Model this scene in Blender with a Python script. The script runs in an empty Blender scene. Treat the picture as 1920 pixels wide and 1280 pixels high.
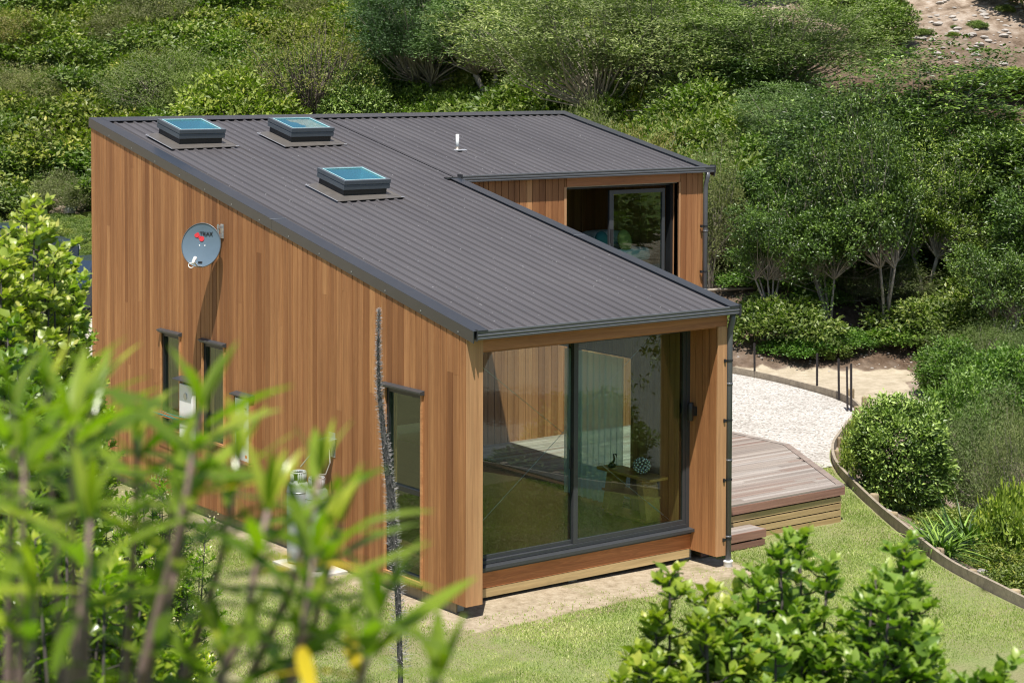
import bpy, math, random
import numpy as np
from mathutils import Vector, Matrix
random.seed(7); RNG = np.random.default_rng(11)
sc = bpy.context.scene
COL = sc.collection
R = math.radians

# ------------------------------------------------------------------ camera
CAM = np.array([-13.2988, -18.507, 6.3768]); YAW, PIT, ROL = -0.6453, -0.041, 0.0035; FP, PY = 3669.99, 271.75
_fw = np.array([-math.sin(YAW)*math.cos(PIT), math.cos(YAW)*math.cos(PIT), math.sin(PIT)])
_r = np.array([math.cos(YAW), math.sin(YAW), 0.0]); _u = np.cross(_r, _fw)
_R = _r*math.cos(ROL)+_u*math.sin(ROL); _U = -_r*math.sin(ROL)+_u*math.cos(ROL)
cd = bpy.data.cameras.new('camera'); cam = bpy.data.objects.new('camera', cd); COL.objects.link(cam)
m = Matrix.Identity(4)
for i in range(3):
    m[i][0], m[i][1], m[i][2], m[i][3] = _R[i], _U[i], -_fw[i], CAM[i]
cam.matrix_world = m
cd.sensor_width = 36; cd.lens = FP/1920*36; cd.shift_y = -(640-PY)/1920
cd.clip_start = 0.1; cd.clip_end = 2000
cd.dof.use_dof = True; cd.dof.focus_distance = 24.5; cd.dof.aperture_fstop = 8.0
sc.camera = cam
HRZ = 121.0          # picture row of the horizon

# ------------------------------------------------------------------ light
SV = Vector((0.265, 0.317, -1.0)).normalized()        # direction the sunlight travels
sd = bpy.data.lights.new('sun', 'SUN'); sd.energy = 5.0; sd.angle = R(0.53); sd.color = (1, 0.95, 0.87)
so = bpy.data.objects.new('sun', sd); COL.objects.link(so)
so.rotation_euler = SV.to_track_quat('-Z', 'Y').to_euler()
w = bpy.data.worlds.new('World'); sc.world = w; w.use_nodes = True
nt = w.node_tree; bg = nt.nodes['Background']; sky = nt.nodes.new('ShaderNodeTexSky')
sky.sky_type = 'NISHITA'; sky.sun_disc = False
sky.sun_elevation = math.asin(-SV.z); sky.sun_rotation = math.atan2(-SV.x, -SV.y)
nt.links.new(sky.outputs[0], bg.inputs[0]); bg.inputs[1].default_value = 0.085
sc.view_settings.view_transform = 'Standard'; sc.view_settings.look = 'None'
sc.view_settings.exposure = 0.50; sc.view_settings.gamma = 1
cy = sc.cycles
cy.max_bounces = 9; cy.diffuse_bounces = 3; cy.glossy_bounces = 4; cy.transmission_bounces = 6; cy.transparent_max_bounces = 12
cy.caustics_reflective = False; cy.caustics_refractive = False; cy.sample_clamp_indirect = 6
cy.use_denoising = True; cy.filter_width = 1.15
try:
    cy.denoiser = 'OPENIMAGEDENOISE'
except Exception: pass

# ------------------------------------------------------------------ tags
def tag(o, label=None, cat=None, group=None, kind=None):
    if label: o['label'] = label
    if cat: o['category'] = cat
    if group: o['group'] = group
    if kind: o['kind'] = kind
    return o
def empty(name, loc, label, cat, group=None, rz=0):
    o = bpy.data.objects.new(name, None); COL.objects.link(o); o.location = loc; o.rotation_euler[2] = rz
    o.empty_display_size = .2
    return tag(o, label, cat, group)

# ------------------------------------------------------------------ node helpers
def mat(name):
    m = bpy.data.materials.new(name); m.use_nodes = True
    n = m.node_tree; b = n.nodes['Principled BSDF']
    return m, n, b
def N(n, t, **kw):
    x = n.nodes.new(t)
    for k, v in kw.items():
        if k in ('inputs',):
            for a, c in v.items(): x.inputs[a].default_value = c
        else: setattr(x, k, v)
    return x
def L(n, a, b): n.links.new(a, b)
def ramp(n, fac, stops):
    r = N(n, 'ShaderNodeValToRGB'); L(n, fac, r.inputs[0])
    el = r.color_ramp.elements
    while len(el) < len(stops): el.new(0.5)
    for e, (p, c) in zip(el, stops): e.position = p; e.color = (*c, 1)
    return r.outputs[0]
def noise(n, vec, scale, detail=3, rough=.55, dist=0):
    x = N(n, 'ShaderNodeTexNoise'); x.inputs['Scale'].default_value = scale; x.inputs['Detail'].default_value = detail
    x.inputs['Roughness'].default_value = rough; x.inputs['Distortion'].default_value = dist
    if vec is not None: L(n, vec, x.inputs['Vector'])
    return x.outputs[0]
def coords(n, scale=(1, 1, 1)):
    t = N(n, 'ShaderNodeTexCoord'); mp = N(n, 'ShaderNodeMapping'); mp.inputs['Scale'].default_value = scale
    L(n, t.outputs['Object'], mp.inputs[0]); return mp.outputs[0]
def wcoords(n, scale=(1, 1, 1)):
    t = N(n, 'ShaderNodeNewGeometry'); mp = N(n, 'ShaderNodeMapping'); mp.inputs['Scale'].default_value = scale
    L(n, t.outputs['Position'], mp.inputs[0]); return mp.outputs[0]
def mixc(n, fac, a, b, mode='MIX'):
    x = N(n, 'ShaderNodeMix', data_type='RGBA', blend_type=mode)
    for s, v in ((x.inputs[0], fac), (x.inputs[6], a), (x.inputs[7], b)):
        if isinstance(v, (int, float)): s.default_value = v
        elif isinstance(v, tuple): s.default_value = (*v, 1)
        else: L(n, v, s)
    return x.outputs[2]
def math_(n, op, a, b=None):
    x = N(n, 'ShaderNodeMath', operation=op)
    for s, v in zip(x.inputs, (a, b)):
        if v is None: continue
        if isinstance(v, (int, float)): s.default_value = v
        else: L(n, v, s)
    return x.outputs[0]
def bump(n, b, h, strength=.3, dist=.01):
    x = N(n, 'ShaderNodeBump'); x.inputs['Strength'].default_value = strength; x.inputs['Distance'].default_value = dist
    L(n, h, x.inputs['Height']); L(n, x.outputs[0], b.inputs['Normal'])
def attr(n, name='rnd'):
    a = N(n, 'ShaderNodeAttribute', attribute_name=name); return a.outputs['Fac']

def simple(name, col, rough=.5, metal=0, spec=.5, var=.12, nscale=6, bmp=0):
    m, n, b = mat(name)
    f = noise(n, wcoords(n), nscale, 4)
    c = ramp(n, f, [(.3, tuple(x*(1-var) for x in col)), (.7, tuple(min(1, x*(1+var)) for x in col))])
    L(n, c, b.inputs['Base Color']); b.inputs['Roughness'].default_value = rough; b.inputs['Metallic'].default_value = metal
    b.inputs['Specular IOR Level'].default_value = spec
    if bmp: bump(n, b, noise(n, wcoords(n), nscale*8, 4), bmp, .004)
    return m

def wood(name, cols, axis='z', rough=.62, grain=1.0, cathedral=.35):
    m, n, b = mat(name)
    sc_ = {'z': (38, 38, 1.1), 'x': (1.1, 38, 38), 'y': (38, 1.1, 38)}[axis]
    g = wcoords(n, sc_); rn = attr(n)
    # shift the grain board by board
    add = N(n, 'ShaderNodeVectorMath', operation='ADD'); L(n, g, add.inputs[0])
    cmb = N(n, 'ShaderNodeCombineXYZ')
    k = math_(n, 'MULTIPLY', rn, 91.7)
    for i in range(3): L(n, k, cmb.inputs[i])
    L(n, cmb.outputs[0], add.inputs[1])
    f1 = noise(n, add.outputs[0], 1.0, 5, .6, .4)
    lo = {'z': (8, 8, .7), 'x': (.7, 8, 8), 'y': (8, .7, 8)}[axis]
    g2 = wcoords(n, lo); add2 = N(n, 'ShaderNodeVectorMath', operation='ADD'); L(n, g2, add2.inputs[0]); L(n, cmb.outputs[0], add2.inputs[1])
    f2 = noise(n, add2.outputs[0], 1.0, 2, .5, .2)
    rings = math_(n, 'FRACT', math_(n, 'MULTIPLY', f2, 14.0))
    rings = math_(n, 'ABSOLUTE', math_(n, 'SUBTRACT', rings, .5))
    base = ramp(n, rn, [(i/(len(cols)-1), c) for i, c in enumerate(cols)])
    c = mixc(n, math_(n, 'MULTIPLY', ramp(n, f1, [(.35, (0, 0, 0)), (.7, (1, 1, 1))]),   .5*grain), base, tuple(x*.45 for x in cols[len(cols)//2]))
    c = mixc(n, math_(n, 'MULTIPLY', rings, cathedral), c, tuple(x*.55 for x in cols[0]))
    f3 = noise(n, wcoords(n, {'z': (9, 9, .35), 'x': (.35, 9, 9), 'y': (9, .35, 9)}[axis]), 1.0, 4)
    c = mixc(n, .45, c, ramp(n, f3, [(.3, (.16, .14, .13)), (.7, (.86, .8, .72))]), 'SOFT_LIGHT')
    L(n, c, b.inputs['Base Color']); b.inputs['Roughness'].default_value = rough
    b.inputs['Specular IOR Level'].default_value = .3
    bump(n, b, f1, .25, .002)
    return m

CED = [(0.262, 0.107, 0.040), (0.464, 0.222, 0.096), (0.342, 0.154, 0.063), (0.427, 0.199, 0.083), (0.238, 0.098, 0.039), (0.537, 0.271, 0.119), (0.384, 0.177, 0.072)]
M = {}
M['cedar_z'] = wood('cedar_vertical', CED, 'z')
M['cedar_x'] = wood('cedar_horizontal', [(.44, .19, .085), (.50, .22, .10)], 'x', cathedral=.6)
M['cedar_pale'] = wood('cedar_post', [(.48, .26, .13), (.52, .29, .145)], 'z', cathedral=.15)
M['cedar_y'] = wood('cedar_reveal', [(.50, .25, .11), (.55, .28, .13)], 'y', cathedral=.3)
M['pine_x'] = wood('treated_pine', [(.46, .33, .16), (.56, .42, .22), (.50, .36, .19)], 'x', cathedral=.4)
M['pine_y'] = wood('treated_pine_side', [(.44, .32, .16), (.54, .40, .22)], 'y', cathedral=.4)
M['int_wood'] = wood('interior_plywood', [(.36, .20, .075), (.42, .24, .09)], 'z', cathedral=.4)
M['honey'] = wood('honey_wood', [(.70, .38, .10), (.78, .45, .14)], 'y', rough=.35)
M['floor'] = wood('interior_floor', [(.10, .05, .025), (.13, .065, .03)], 'y', rough=.35)
M['fence'] = wood('weathered_pine', [(.34, .27, .17), (.42, .34, .22), (.30, .24, .16)], 'z', rough=.85)
M['fence_x'] = wood('weathered_edging', [(.31, .27, .21), (.38, .33, .26)], 'x', rough=.85)
M['deck'] = wood('weathered_decking', [(.27, .235, .21), (.35, .315, .29), (.23, .19, .165), (.40, .37, .345), (.22, .15, .125), (.31, .275, .25)], 'x', rough=.7, cathedral=.15)
M['deck_red'] = wood('deck_fascia_hardwood', [(.25, .13, .10), (.32, .18, .14), (.22, .12, .09)], 'x', rough=.7)
M['bark'] = simple('bark', (.13, .105, .085), .9, var=.4, nscale=9, bmp=.4)
M['bark_pale'] = simple('pale_bark', (.30, .26, .21), .9, var=.35, nscale=7, bmp=.4)
M['pipe'] = simple('downpipe_paint', (.10, .105, .115), .38, var=.05)
M['alu'] = simple('charcoal_aluminium', (.052, .056, .062), .38, .15, var=.06)
M['alu_black'] = simple('black_aluminium', (.02, .022, .025), .4, .2, var=.06)
M['flash'] = simple('charcoal_flashing', (.028, .030, .034), .30, .0, spec=.9, var=.08, nscale=3)
M['lead'] = simple('lead_flashing', (.17, .155, .14), .45, .5, var=.12, nscale=8)
M['lead_bright'] = simple('bare_lead_edge', (.6, .62, .66), .35, .6)
M['sk_dark'] = simple('skylight_curb', (.025, .023, .022), .5)
M['sk_grey'] = simple('skylight_frame', (.115, .135, .155), .35, .3, var=.05)
M['cyan'] = simple('turquoise_seal_and_lit_shaft', (.42, .74, .76), .3, var=.04)
M['white'] = simple('white_plastic', (.78, .79, .78), .35, var=.03)
M['conc'] = simple('concrete', (.52, .50, .46), .9, var=.12, nscale=9, bmp=.3)
M['galv'] = simple('galvanised_steel', (.50, .53, .56), .32, .7, var=.12)
M['red'] = simple('red_plastic', (.55, .03, .04), .5)
M['orange'] = simple('orange_tag', (.75, .16, .05), .5)
M['brass'] = simple('brass', (.65, .42, .12), .3, .8)
M['dish'] = simple('dish_paint', (.115, .165, .215), .30, 0, var=.05)
M['black'] = simple('black_plastic', (.015, .015, .017), .45)
M['gasgrey'] = simple('gas_cylinder_paint', (.36, .38, .38), .45, var=.06)
M['ceil'] = simple('ceiling_paint', (.45, .44, .42), .8)
M['bed'] = simple('bed_linen', (.55, .72, .74), .9, var=.15)
M['teal'] = simple('teal_fabric', (.03, .16, .16), .9)
M['olive'] = simple('olive_fabric', (.30, .36, .10), .9)
M['stone'] = simple('pale_stone', (.36, .33, .30), .9, var=.25, bmp=.4)
M['carblue'] = simple('dark_blue_car_paint', (.03, .05, .08), .22, .2, var=.03)
M['carsilver'] = simple('silver_car_paint', (.42, .45, .48), .25, .5, var=.03)
M['rubber'] = simple('rubber', (.02, .02, .02), .8)
M['ironpost'] = simple('dark_steel_post', (.035, .03, .03), .6, .2, var=.3, nscale=20)

def glass(name, tint, ior=1.55, extra=None, coat=0.0):
    m = bpy.data.materials.new(name); m.use_nodes = True; n = m.node_tree; n.nodes.clear()
    o = N(n, 'ShaderNodeOutputMaterial'); mx = N(n, 'ShaderNodeMixShader'); 
    ge = N(n, 'ShaderNodeNewGeometry'); dt = N(n, 'ShaderNodeVectorMath', operation='DOT_PRODUCT'); L(n, ge.outputs['Incoming'], dt.inputs[0]); L(n, ge.outputs['Normal'], dt.inputs[1])
    r0 = ((ior-1)/(ior+1))**2; c_ = math_(n, 'ABSOLUTE', dt.outputs['Value']); frs = math_(n, 'ADD', math_(n, 'MULTIPLY', math_(n, 'POWER', math_(n, 'SUBTRACT', 1.0, c_), 5), 1-r0), r0)
    tr = N(n, 'ShaderNodeBsdfTransparent'); tr.inputs[0].default_value = (*tint, 1)
    gl = N(n, 'ShaderNodeBsdfGlossy'); gl.inputs['Roughness'].default_value = 0.0; gl.inputs['Color'].default_value = (.95, 1, .98, 1)
    nz = noise(n, wcoords(n), 1.3, 2); bp = N(n, 'ShaderNodeBump'); bp.inputs['Strength'].default_value = .04; bp.inputs['Distance'].default_value = .01
    L(n, nz, bp.inputs['Height']); L(n, bp.outputs[0], gl.inputs['Normal'])
    if extra:
        df = N(n, 'ShaderNodeBsdfDiffuse'); df.inputs[0].default_value = (*extra, 1)
        m2 = N(n, 'ShaderNodeMixShader'); m2.inputs[0].default_value = coat; L(n, tr.outputs[0], m2.inputs[1]); L(n, df.outputs[0], m2.inputs[2]); src = m2.outputs[0]
    else: src = tr.outputs[0]
    L(n, frs, mx.inputs[0]); L(n, src, mx.inputs[1]); L(n, gl.outputs[0], mx.inputs[2]); L(n, mx.outputs[0], o.inputs[0])
    return m
M['glass'] = glass('window_glass', (.84, .93, .88), 1.62)
M['skyglass'] = glass('skylight_glass', (.62, .88, .92), 1.5, (.16, .36, .40), .07)
M['carglass'] = glass('car_glass', (.10, .12, .13), 1.6)

def curtain_mat():
    m, n, b = mat('sheer_curtain')
    b.inputs['Base Color'].default_value = (.58, .72, .70, 1); b.inputs['Roughness'].default_value = .9
    t = N(n, 'ShaderNodeBsdfTranslucent'); t.inputs[0].default_value = (.62, .80, .77, 1)
    mx = N(n, 'ShaderNodeMixShader'); mx.inputs[0].default_value = .6
    o = n.nodes['Material Output']; L(n, b.outputs[0], mx.inputs[1]); L(n, t.outputs[0], mx.inputs[2])
    tp = N(n, 'ShaderNodeBsdfTransparent'); m3 = N(n, 'ShaderNodeMixShader'); m3.inputs[0].default_value = .25; L(n, mx.outputs[0], m3.inputs[1]); L(n, tp.outputs[0], m3.inputs[2]); L(n, m3.outputs[0], o.inputs[0])
    return m
M['curtain'] = curtain_mat()

def roof_mat():
    m, n, b = mat('ribbed_steel_roofing')
    f = noise(n, wcoords(n, (1, .25, 1)), 1.4, 4)
    c = ramp(n, f, [(.3, (.074, .069, .073)), (.7, (.094, .088, .092))])
    v = noise(n, wcoords(n), 26, 2, .4)          # bird droppings and dust specks
    c = mixc(n, ramp(n, v, [(.735, (0, 0, 0)), (.76, (.5, .5, .5))]), c, (.45, .45, .45))
    rn = attr(n)
    c = mixc(n, math_(n, 'MULTIPLY', rn, .35), c, (.06, .055, .055))
    L(n, c, b.inputs['Base Color']); b.inputs['Roughness'].default_value = .5; b.inputs['Specular IOR Level'].default_value = .45
    bump(n, b, noise(n, wcoords(n), 5, 3), .08, .01)
    return m
M['roof'] = roof_mat()

def ground_mat():
    m, n, b = mat('earth'); v = wcoords(n)
    soil = ramp(n, noise(n, v, 1.7, 8, .7), [(.34, (.11, .08, .055)), (.46, (.25, .19, .14)), (.55, (.36, .29, .23)), (.68, (.50, .43, .36))])
    st = N(n, 'ShaderNodeTexVoronoi'); st.inputs['Scale'].default_value = 2.3; L(n, v, st.inputs['Vector'])
    stones = ramp(n, st.outputs['Distance'], [(.10, (1, 1, 1)), (.2, (0, 0, 0))])
    soil = mixc(n, math_(n, 'MULTIPLY', stones, .6), soil, (.46, .43, .40))
    grass = ramp(n, noise(n, v, 3.5, 8, .7), [(.3, (.05, .085, .02)), (.5, (.11, .17, .04)), (.72, (.20, .24, .07))])
    sand = ramp(n, noise(n, v, 4, 8, .7), [(.3, (.36, .30, .21)), (.7, (.58, .50, .38))])
    a = N(n, 'ShaderNodeAttribute', attribute_name='cover')
    sp = N(n, 'ShaderNodeSeparateColor'); L(n, a.outputs['Color'], sp.inputs[0])
    wob = math_(n, 'MULTIPLY', math_(n, 'SUBTRACT', noise(n, v, 1.1, 6, .65), .5), 1.1)
    def edge(s): return ramp(n, math_(n, 'ADD', s, wob), [(.42, (0, 0, 0)), (.58, (1, 1, 1))])
    soil = mixc(n, sp.outputs[2], soil, ramp(n, noise(n, v, 6, 8, .75), [(.35, (.055, .036, .024)), (.55, (.12, .080, .054)), (.75, (.25, .19, .14))]))
    c = mixc(n, edge(sp.outputs[0]), soil, grass)
    c = mixc(n, edge(sp.outputs[1]), c, sand)
    L(n, c, b.inputs['Base Color']); b.inputs['Roughness'].default_value = .95; b.inputs['Specular IOR Level'].default_value = .15
    bump(n, b, noise(n, v, 9, 8, .75), .9, .06)
    return m
M['earth'] = ground_mat()

def lawn_mat():
    m, n, b = mat('mown_lawn'); v = wcoords(n)
    big = noise(n, v, .75, 5, .6, .8); mid = noise(n, v, 2.4, 6, .65); fine = noise(n, v, 55, 4, .7)
    g = ramp(n, fine, [(.3, (.17, .21, .065)), (.5, (.27, .33, .115)), (.72, (.40, .43, .19))])
    dry = ramp(n, fine, [(.3, (.24, .21, .11)), (.7, (.44, .38, .23))])
    a = N(n, 'ShaderNodeAttribute', attribute_name='dry')
    f = math_(n, 'ADD', math_(n, 'MULTIPLY', a.outputs['Fac'], .55), math_(n, 'MULTIPLY', math_(n, 'ADD', big, mid), .5))
    c = mixc(n, ramp(n, f, [(.42, (0, 0, 0)), (.66, (.85, .85, .85))]), g, dry)
    bare = ramp(n, noise(n, v, 9, 7, .7), [(.3, (.34, .27, .18)), (.5, (.50, .41, .29)), (.7, (.63, .54, .40))])
    f_ = math_(n, 'ADD', f, math_(n, 'MULTIPLY', math_(n, 'SUBTRACT', noise(n, v, 14, 5, .7), .5), .5))
    c = mixc(n, ramp(n, f_, [(.86, (0, 0, 0)), (1.0, (1, 1, 1))]), c, bare)
    L(n, c, b.inputs['Base Color']); b.inputs['Roughness'].default_value = .95; b.inputs['Specular IOR Level'].default_value = .1
    bump(n, b, noise(n, v, 60, 5, .75), 1.0, .03)
    return m
M['lawn'] = lawn_mat()

def gravel_mat(name, c0, c1, c2, s=28):
    m, n, b = mat(name); v = wcoords(n)
    vo = N(n, 'ShaderNodeTexVoronoi'); vo.inputs['Scale'].default_value = s; L(n, v, vo.inputs['Vector'])
    sp = N(n, 'ShaderNodeSeparateColor'); L(n, vo.outputs['Color'], sp.inputs[0])
    c = ramp(n, sp.outputs[0], [(0, c0), (.35, c1), (1, c2)])
    big = noise(n, v, .8, 5, .6)
    c = mixc(n, ramp(n, big, [(.45, (0, 0, 0)), (.75, (.4, .4, .4))]), c, c0)
    L(n, c, b.inputs['Base Color']); b.inputs['Roughness'].default_value = .9; b.inputs['Specular IOR Level'].default_value = .2
    bump(n, b, vo.outputs['Distance'], 1.0, .02)
    return m
M['gravel'] = gravel_mat('crushed_shell_gravel', (.24, .22, .19), (.46, .43, .39), (.64, .61, .57))
M['drive'] = gravel_mat('pale_drive_gravel', (.26, .23, .19), (.44, .40, .33), (.60, .56, .48), 16)
M['asphalt'] = gravel_mat('grey_chipseal', (.12, .12, .12), (.20, .205, .205), (.29, .30, .30), 40)

def leaf_mat(name, cols, rough=.42, transl=.35, tl=(.22, .34, .05), spec=.5, stops=None):
    m, n, b = mat(name); rn = attr(n); oi = N(n, 'ShaderNodeObjectInfo')
    hv = ramp(n, oi.outputs['Random'], [(0, (.80, .92, .75)), (.35, (1, 1, 1)), (.7, (1.0, 1.0, .8)), (1, (1.35, 1.15, .9))])
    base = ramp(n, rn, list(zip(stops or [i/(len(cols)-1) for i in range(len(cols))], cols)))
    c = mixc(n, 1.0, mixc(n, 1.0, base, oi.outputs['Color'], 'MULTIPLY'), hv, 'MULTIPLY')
    big = noise(n, wcoords(n), .45, 3)
    c = mixc(n, .35, c, ramp(n, big, [(.3, (.25, .25, .25)), (.7, (.8, .8, .6))]), 'SOFT_LIGHT')
    L(n, c, b.inputs['Base Color']); b.inputs['Roughness'].default_value = rough; b.inputs['Specular IOR Level'].default_value = spec
    t = N(n, 'ShaderNodeBsdfTranslucent'); tc = mixc(n, 1.0, c, tuple(x*5 for x in tl), 'MULTIPLY'); L(n, tc, t.inputs[0])
    mx = N(n, 'ShaderNodeMixShader'); mx.inputs[0].default_value = transl
    o = n.nodes['Material Output']; L(n, b.outputs[0], mx.inputs[1]); L(n, t.outputs[0], mx.inputs[2]); L(n, mx.outputs[0], o.inputs[0])
    return m
M['leaf_bush'] = leaf_mat('bush_leaf', [(.060, .088, .022), (.125, .175, .040), (.20, .25, .058), (.36, .38, .11)], .5, .25, stops=[.05, .4, .75, 1])
M['leaf_wattle'] = leaf_mat('wattle_leaf', [(.09, .11, .055), (.155, .19, .09), (.23, .275, .125), (.38, .42, .22)], .6, .2, stops=[.1, .45, .78, 1])
M['leaf_gloss'] = leaf_mat('glossy_leaf', [(.024, .036, .012), (.06, .088, .022), (.13, .17, .042), (.36, .39, .14)], .42, .12, stops=[.05, .38, .72, 1])
M['leaf_scrub'] = leaf_mat('scrub_leaf', [(.12, .11, .06), (.17, .165, .08), (.22, .225, .105), (.30, .29, .16)], .7, .25)
M['leaf_olive'] = leaf_mat('sparse_leaf', [(.13, .15, .04), (.19, .20, .06), (.24, .24, .09)], .6, .35)
M['leaf_pitto'] = leaf_mat('wavy_leaf', [(.085, .15, .03), (.15, .235, .042), (.24, .33, .06), (.42, .46, .12)], .36, .42, (.22, .26, .06))
M['leaf_olean'] = leaf_mat('lance_leaf', [(.07, .13, .02), (.12, .19, .028), (.19, .27, .04), (.34, .38, .07)], .24, .42, (.24, .34, .03))
M['leaf_olean_old'] = leaf_mat('yellow_lance_leaf', [(.42, .44, .04), (.50, .34, .05), (.50, .50, .06)], .35, .4, (.22, .2, .05))
M['flower'] = leaf_mat('cream_flower', [(.55, .50, .30), (.62, .58, .40)], .7, .3, (.2, .2, .18))
M['grassblade'] = leaf_mat('grass_blade', [(.20, .26, .08), (.30, .37, .12), (.42, .46, .20), (.58, .54, .33)], .6, .3)
M['stem'] = simple('twig', (.16, .11, .085), .8, var=.3, nscale=12)
M['stem_dark'] = simple('dark_stem', (.05, .04, .035), .7, var=.3, nscale=12)
M['stem_olean'] = simple('oleander_stem', (.24, .16, .145), .7, var=.3, nscale=14)
M['echium'] = simple('dead_flower_stalk', (.075, .07, .068), .9, var=.5, nscale=30, bmp=.6)
M['echium_pale'] = simple('dead_bract', (.34, .32, .31), .9, var=.3, nscale=30)

# ------------------------------------------------------------------ mesh building
def fast_mesh(name, V, F, rnd=None, mats=(), smooth=False):
    """V (n,3); F (m,k) int array of equal-sized faces"""
    me = bpy.data.meshes.new(name); V = np.asarray(V, np.float32); F = np.asarray(F, np.int32); k = F.shape[1]
    me.vertices.add(len(V)); me.vertices.foreach_set('co', V.ravel())
    me.loops.add(F.size); me.loops.foreach_set('vertex_index', F.ravel())
    me.polygons.add(len(F)); me.polygons.foreach_set('loop_start', np.arange(0, F.size, k, dtype=np.int32))
    me.polygons.foreach_set('use_smooth', np.full(len(F), bool(smooth)))
    if rnd is not None:
        a = me.attributes.new('rnd', 'FLOAT', 'POINT'); a.data.foreach_set('value', np.asarray(rnd, np.float32))
    for x in mats: me.materials.append(x)
    me.update(calc_edges=True)
    return me
class MB:
    """collects boxes, prisms and tubes, becomes ONE mesh"""
    def __init__(s): s.V = []; s.F = []; s.r = []
    def add(s, vs, fs, r=None):
        o = len(s.V); r = random.random() if r is None else r
        s.V += [tuple(v) for v in vs]; s.F += [tuple(i+o for i in f) for f in fs]; s.r += [r]*len(vs)
    def box(s, a, b, r=None, M=None):
        x0, y0, z0 = a; x1, y1, z1 = b
        vs = [(x0,y0,z0),(x1,y0,z0),(x1,y1,z0),(x0,y1,z0),(x0,y0,z1),(x1,y0,z1),(x1,y1,z1),(x0,y1,z1)]
        if M is not None: vs = [tuple(M @ Vector(v)) for v in vs]
        s.add(vs, [(0,3,2,1),(4,5,6,7),(0,1,5,4),(1,2,6,5),(2,3,7,6),(3,0,4,7)], r)
    def hexa(s, vs, r=None):
        s.add(vs, [(0,3,2,1),(4,5,6,7),(0,1,5,4),(1,2,6,5),(2,3,7,6),(3,0,4,7)], r)
    def extrude(s, prof, p0, p1, ax, up, r=None, caps=True):
        """profile of (a, b) pairs: p + a*ax + b*up"""
        ax = Vector(ax); up = Vector(up); p0 = Vector(p0); p1 = Vector(p1); n = len(prof)
        vs = [p0+ax*a+up*b for a, b in prof]+[p1+ax*a+up*b for a, b in prof]
        fs = [(i, (i+1) % n, n+(i+1) % n, n+i) for i in range(n)]
        if caps: fs += [tuple(range(n))[::-1], tuple(range(n, 2*n))]
        s.add(vs, fs, r)
    def tube(s, pts, rad, seg=8, r=None, cap=True):
        pts = [Vector(p) for p in pts]; rad = rad if hasattr(rad, '__len__') else [rad]*len(pts)
        vs = []; up = None
        for i, p in enumerate(pts):
            d = (pts[min(i+1, len(pts)-1)]-pts[max(i-1, 0)]).normalized()
            if up is None: up = Vector((0, 0, 1)) if abs(d.z) < .9 else Vector((1, 0, 0))
            a = d.cross(up).normalized(); b = d.cross(a).normalized(); up = -b if b.dot(up) < 0 else b
            a = d.cross(up).normalized(); b = d.cross(a)
            vs += [p+(a*math.cos(t)+b*math.sin(t))*rad[i] for t in [2*math.pi*j/seg for j in range(seg)]]
        fs = [(i*seg+j, i*seg+(j+1) % seg, (i+1)*seg+(j+1) % seg, (i+1)*seg+j) for i in range(len(pts)-1) for j in range(seg)]
        if cap: fs += [tuple(range(seg))[::-1], tuple(range((len(pts)-1)*seg, len(pts)*seg))]
        s.add(vs, fs, r)
    def lathe(s, prof, c=(0, 0, 0), seg=24, r=None, M=None, caps=True):
        """profile of (radius, z)"""
        vs = []; c = Vector(c)
        for rr, z in prof:
            for j in range(seg):
                v = Vector((rr*math.cos(2*math.pi*j/seg), rr*math.sin(2*math.pi*j/seg), z))
                vs.append((M @ v if M is not None else v)+c)
        fs = [(i*seg+j, i*seg+(j+1) % seg, (i+1)*seg+(j+1) % seg, (i+1)*seg+j) for i in range(len(prof)-1) for j in range(seg)]
        if caps: fs += [tuple(range(seg))[::-1], tuple(range((len(prof)-1)*seg, len(prof)*seg))]
        s.add(vs, fs, r)
    def build(s, name, m, parent=None, smooth=False, bevel=0):
        me = bpy.data.meshes.new(name); me.from_pydata(s.V, [], s.F)
        a = me.attributes.new('rnd', 'FLOAT', 'POINT'); a.data.foreach_set('value', s.r)
        me.materials.append(m if not isinstance(m, str) else M[m])
        if smooth:
            for p in me.polygons: p.use_smooth = len(p.vertices) <= 4
        me.update()
        o = bpy.data.objects.new(name, me); COL.objects.link(o)
        if parent is not None:
            o.parent = parent
        if bevel:
            b = o.modifiers.new('bevel', 'BEVEL'); b.width = bevel; b.segments = 2; b.limit_method = 'ANGLE'; b.angle_limit = R(40)
        return o
def box_obj(name, a, b, m, parent=None, bevel=0):
    k = MB(); k.box(a, b); return k.build(name, m, parent, bevel=bevel)
def copy_tree(o, parent=None):
    c = o.copy(); COL.objects.link(c); c.parent = parent
    if parent is not None: c.matrix_parent_inverse = o.matrix_parent_inverse
    for ch in list(o.children): copy_tree(ch, c)
    return c

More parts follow.
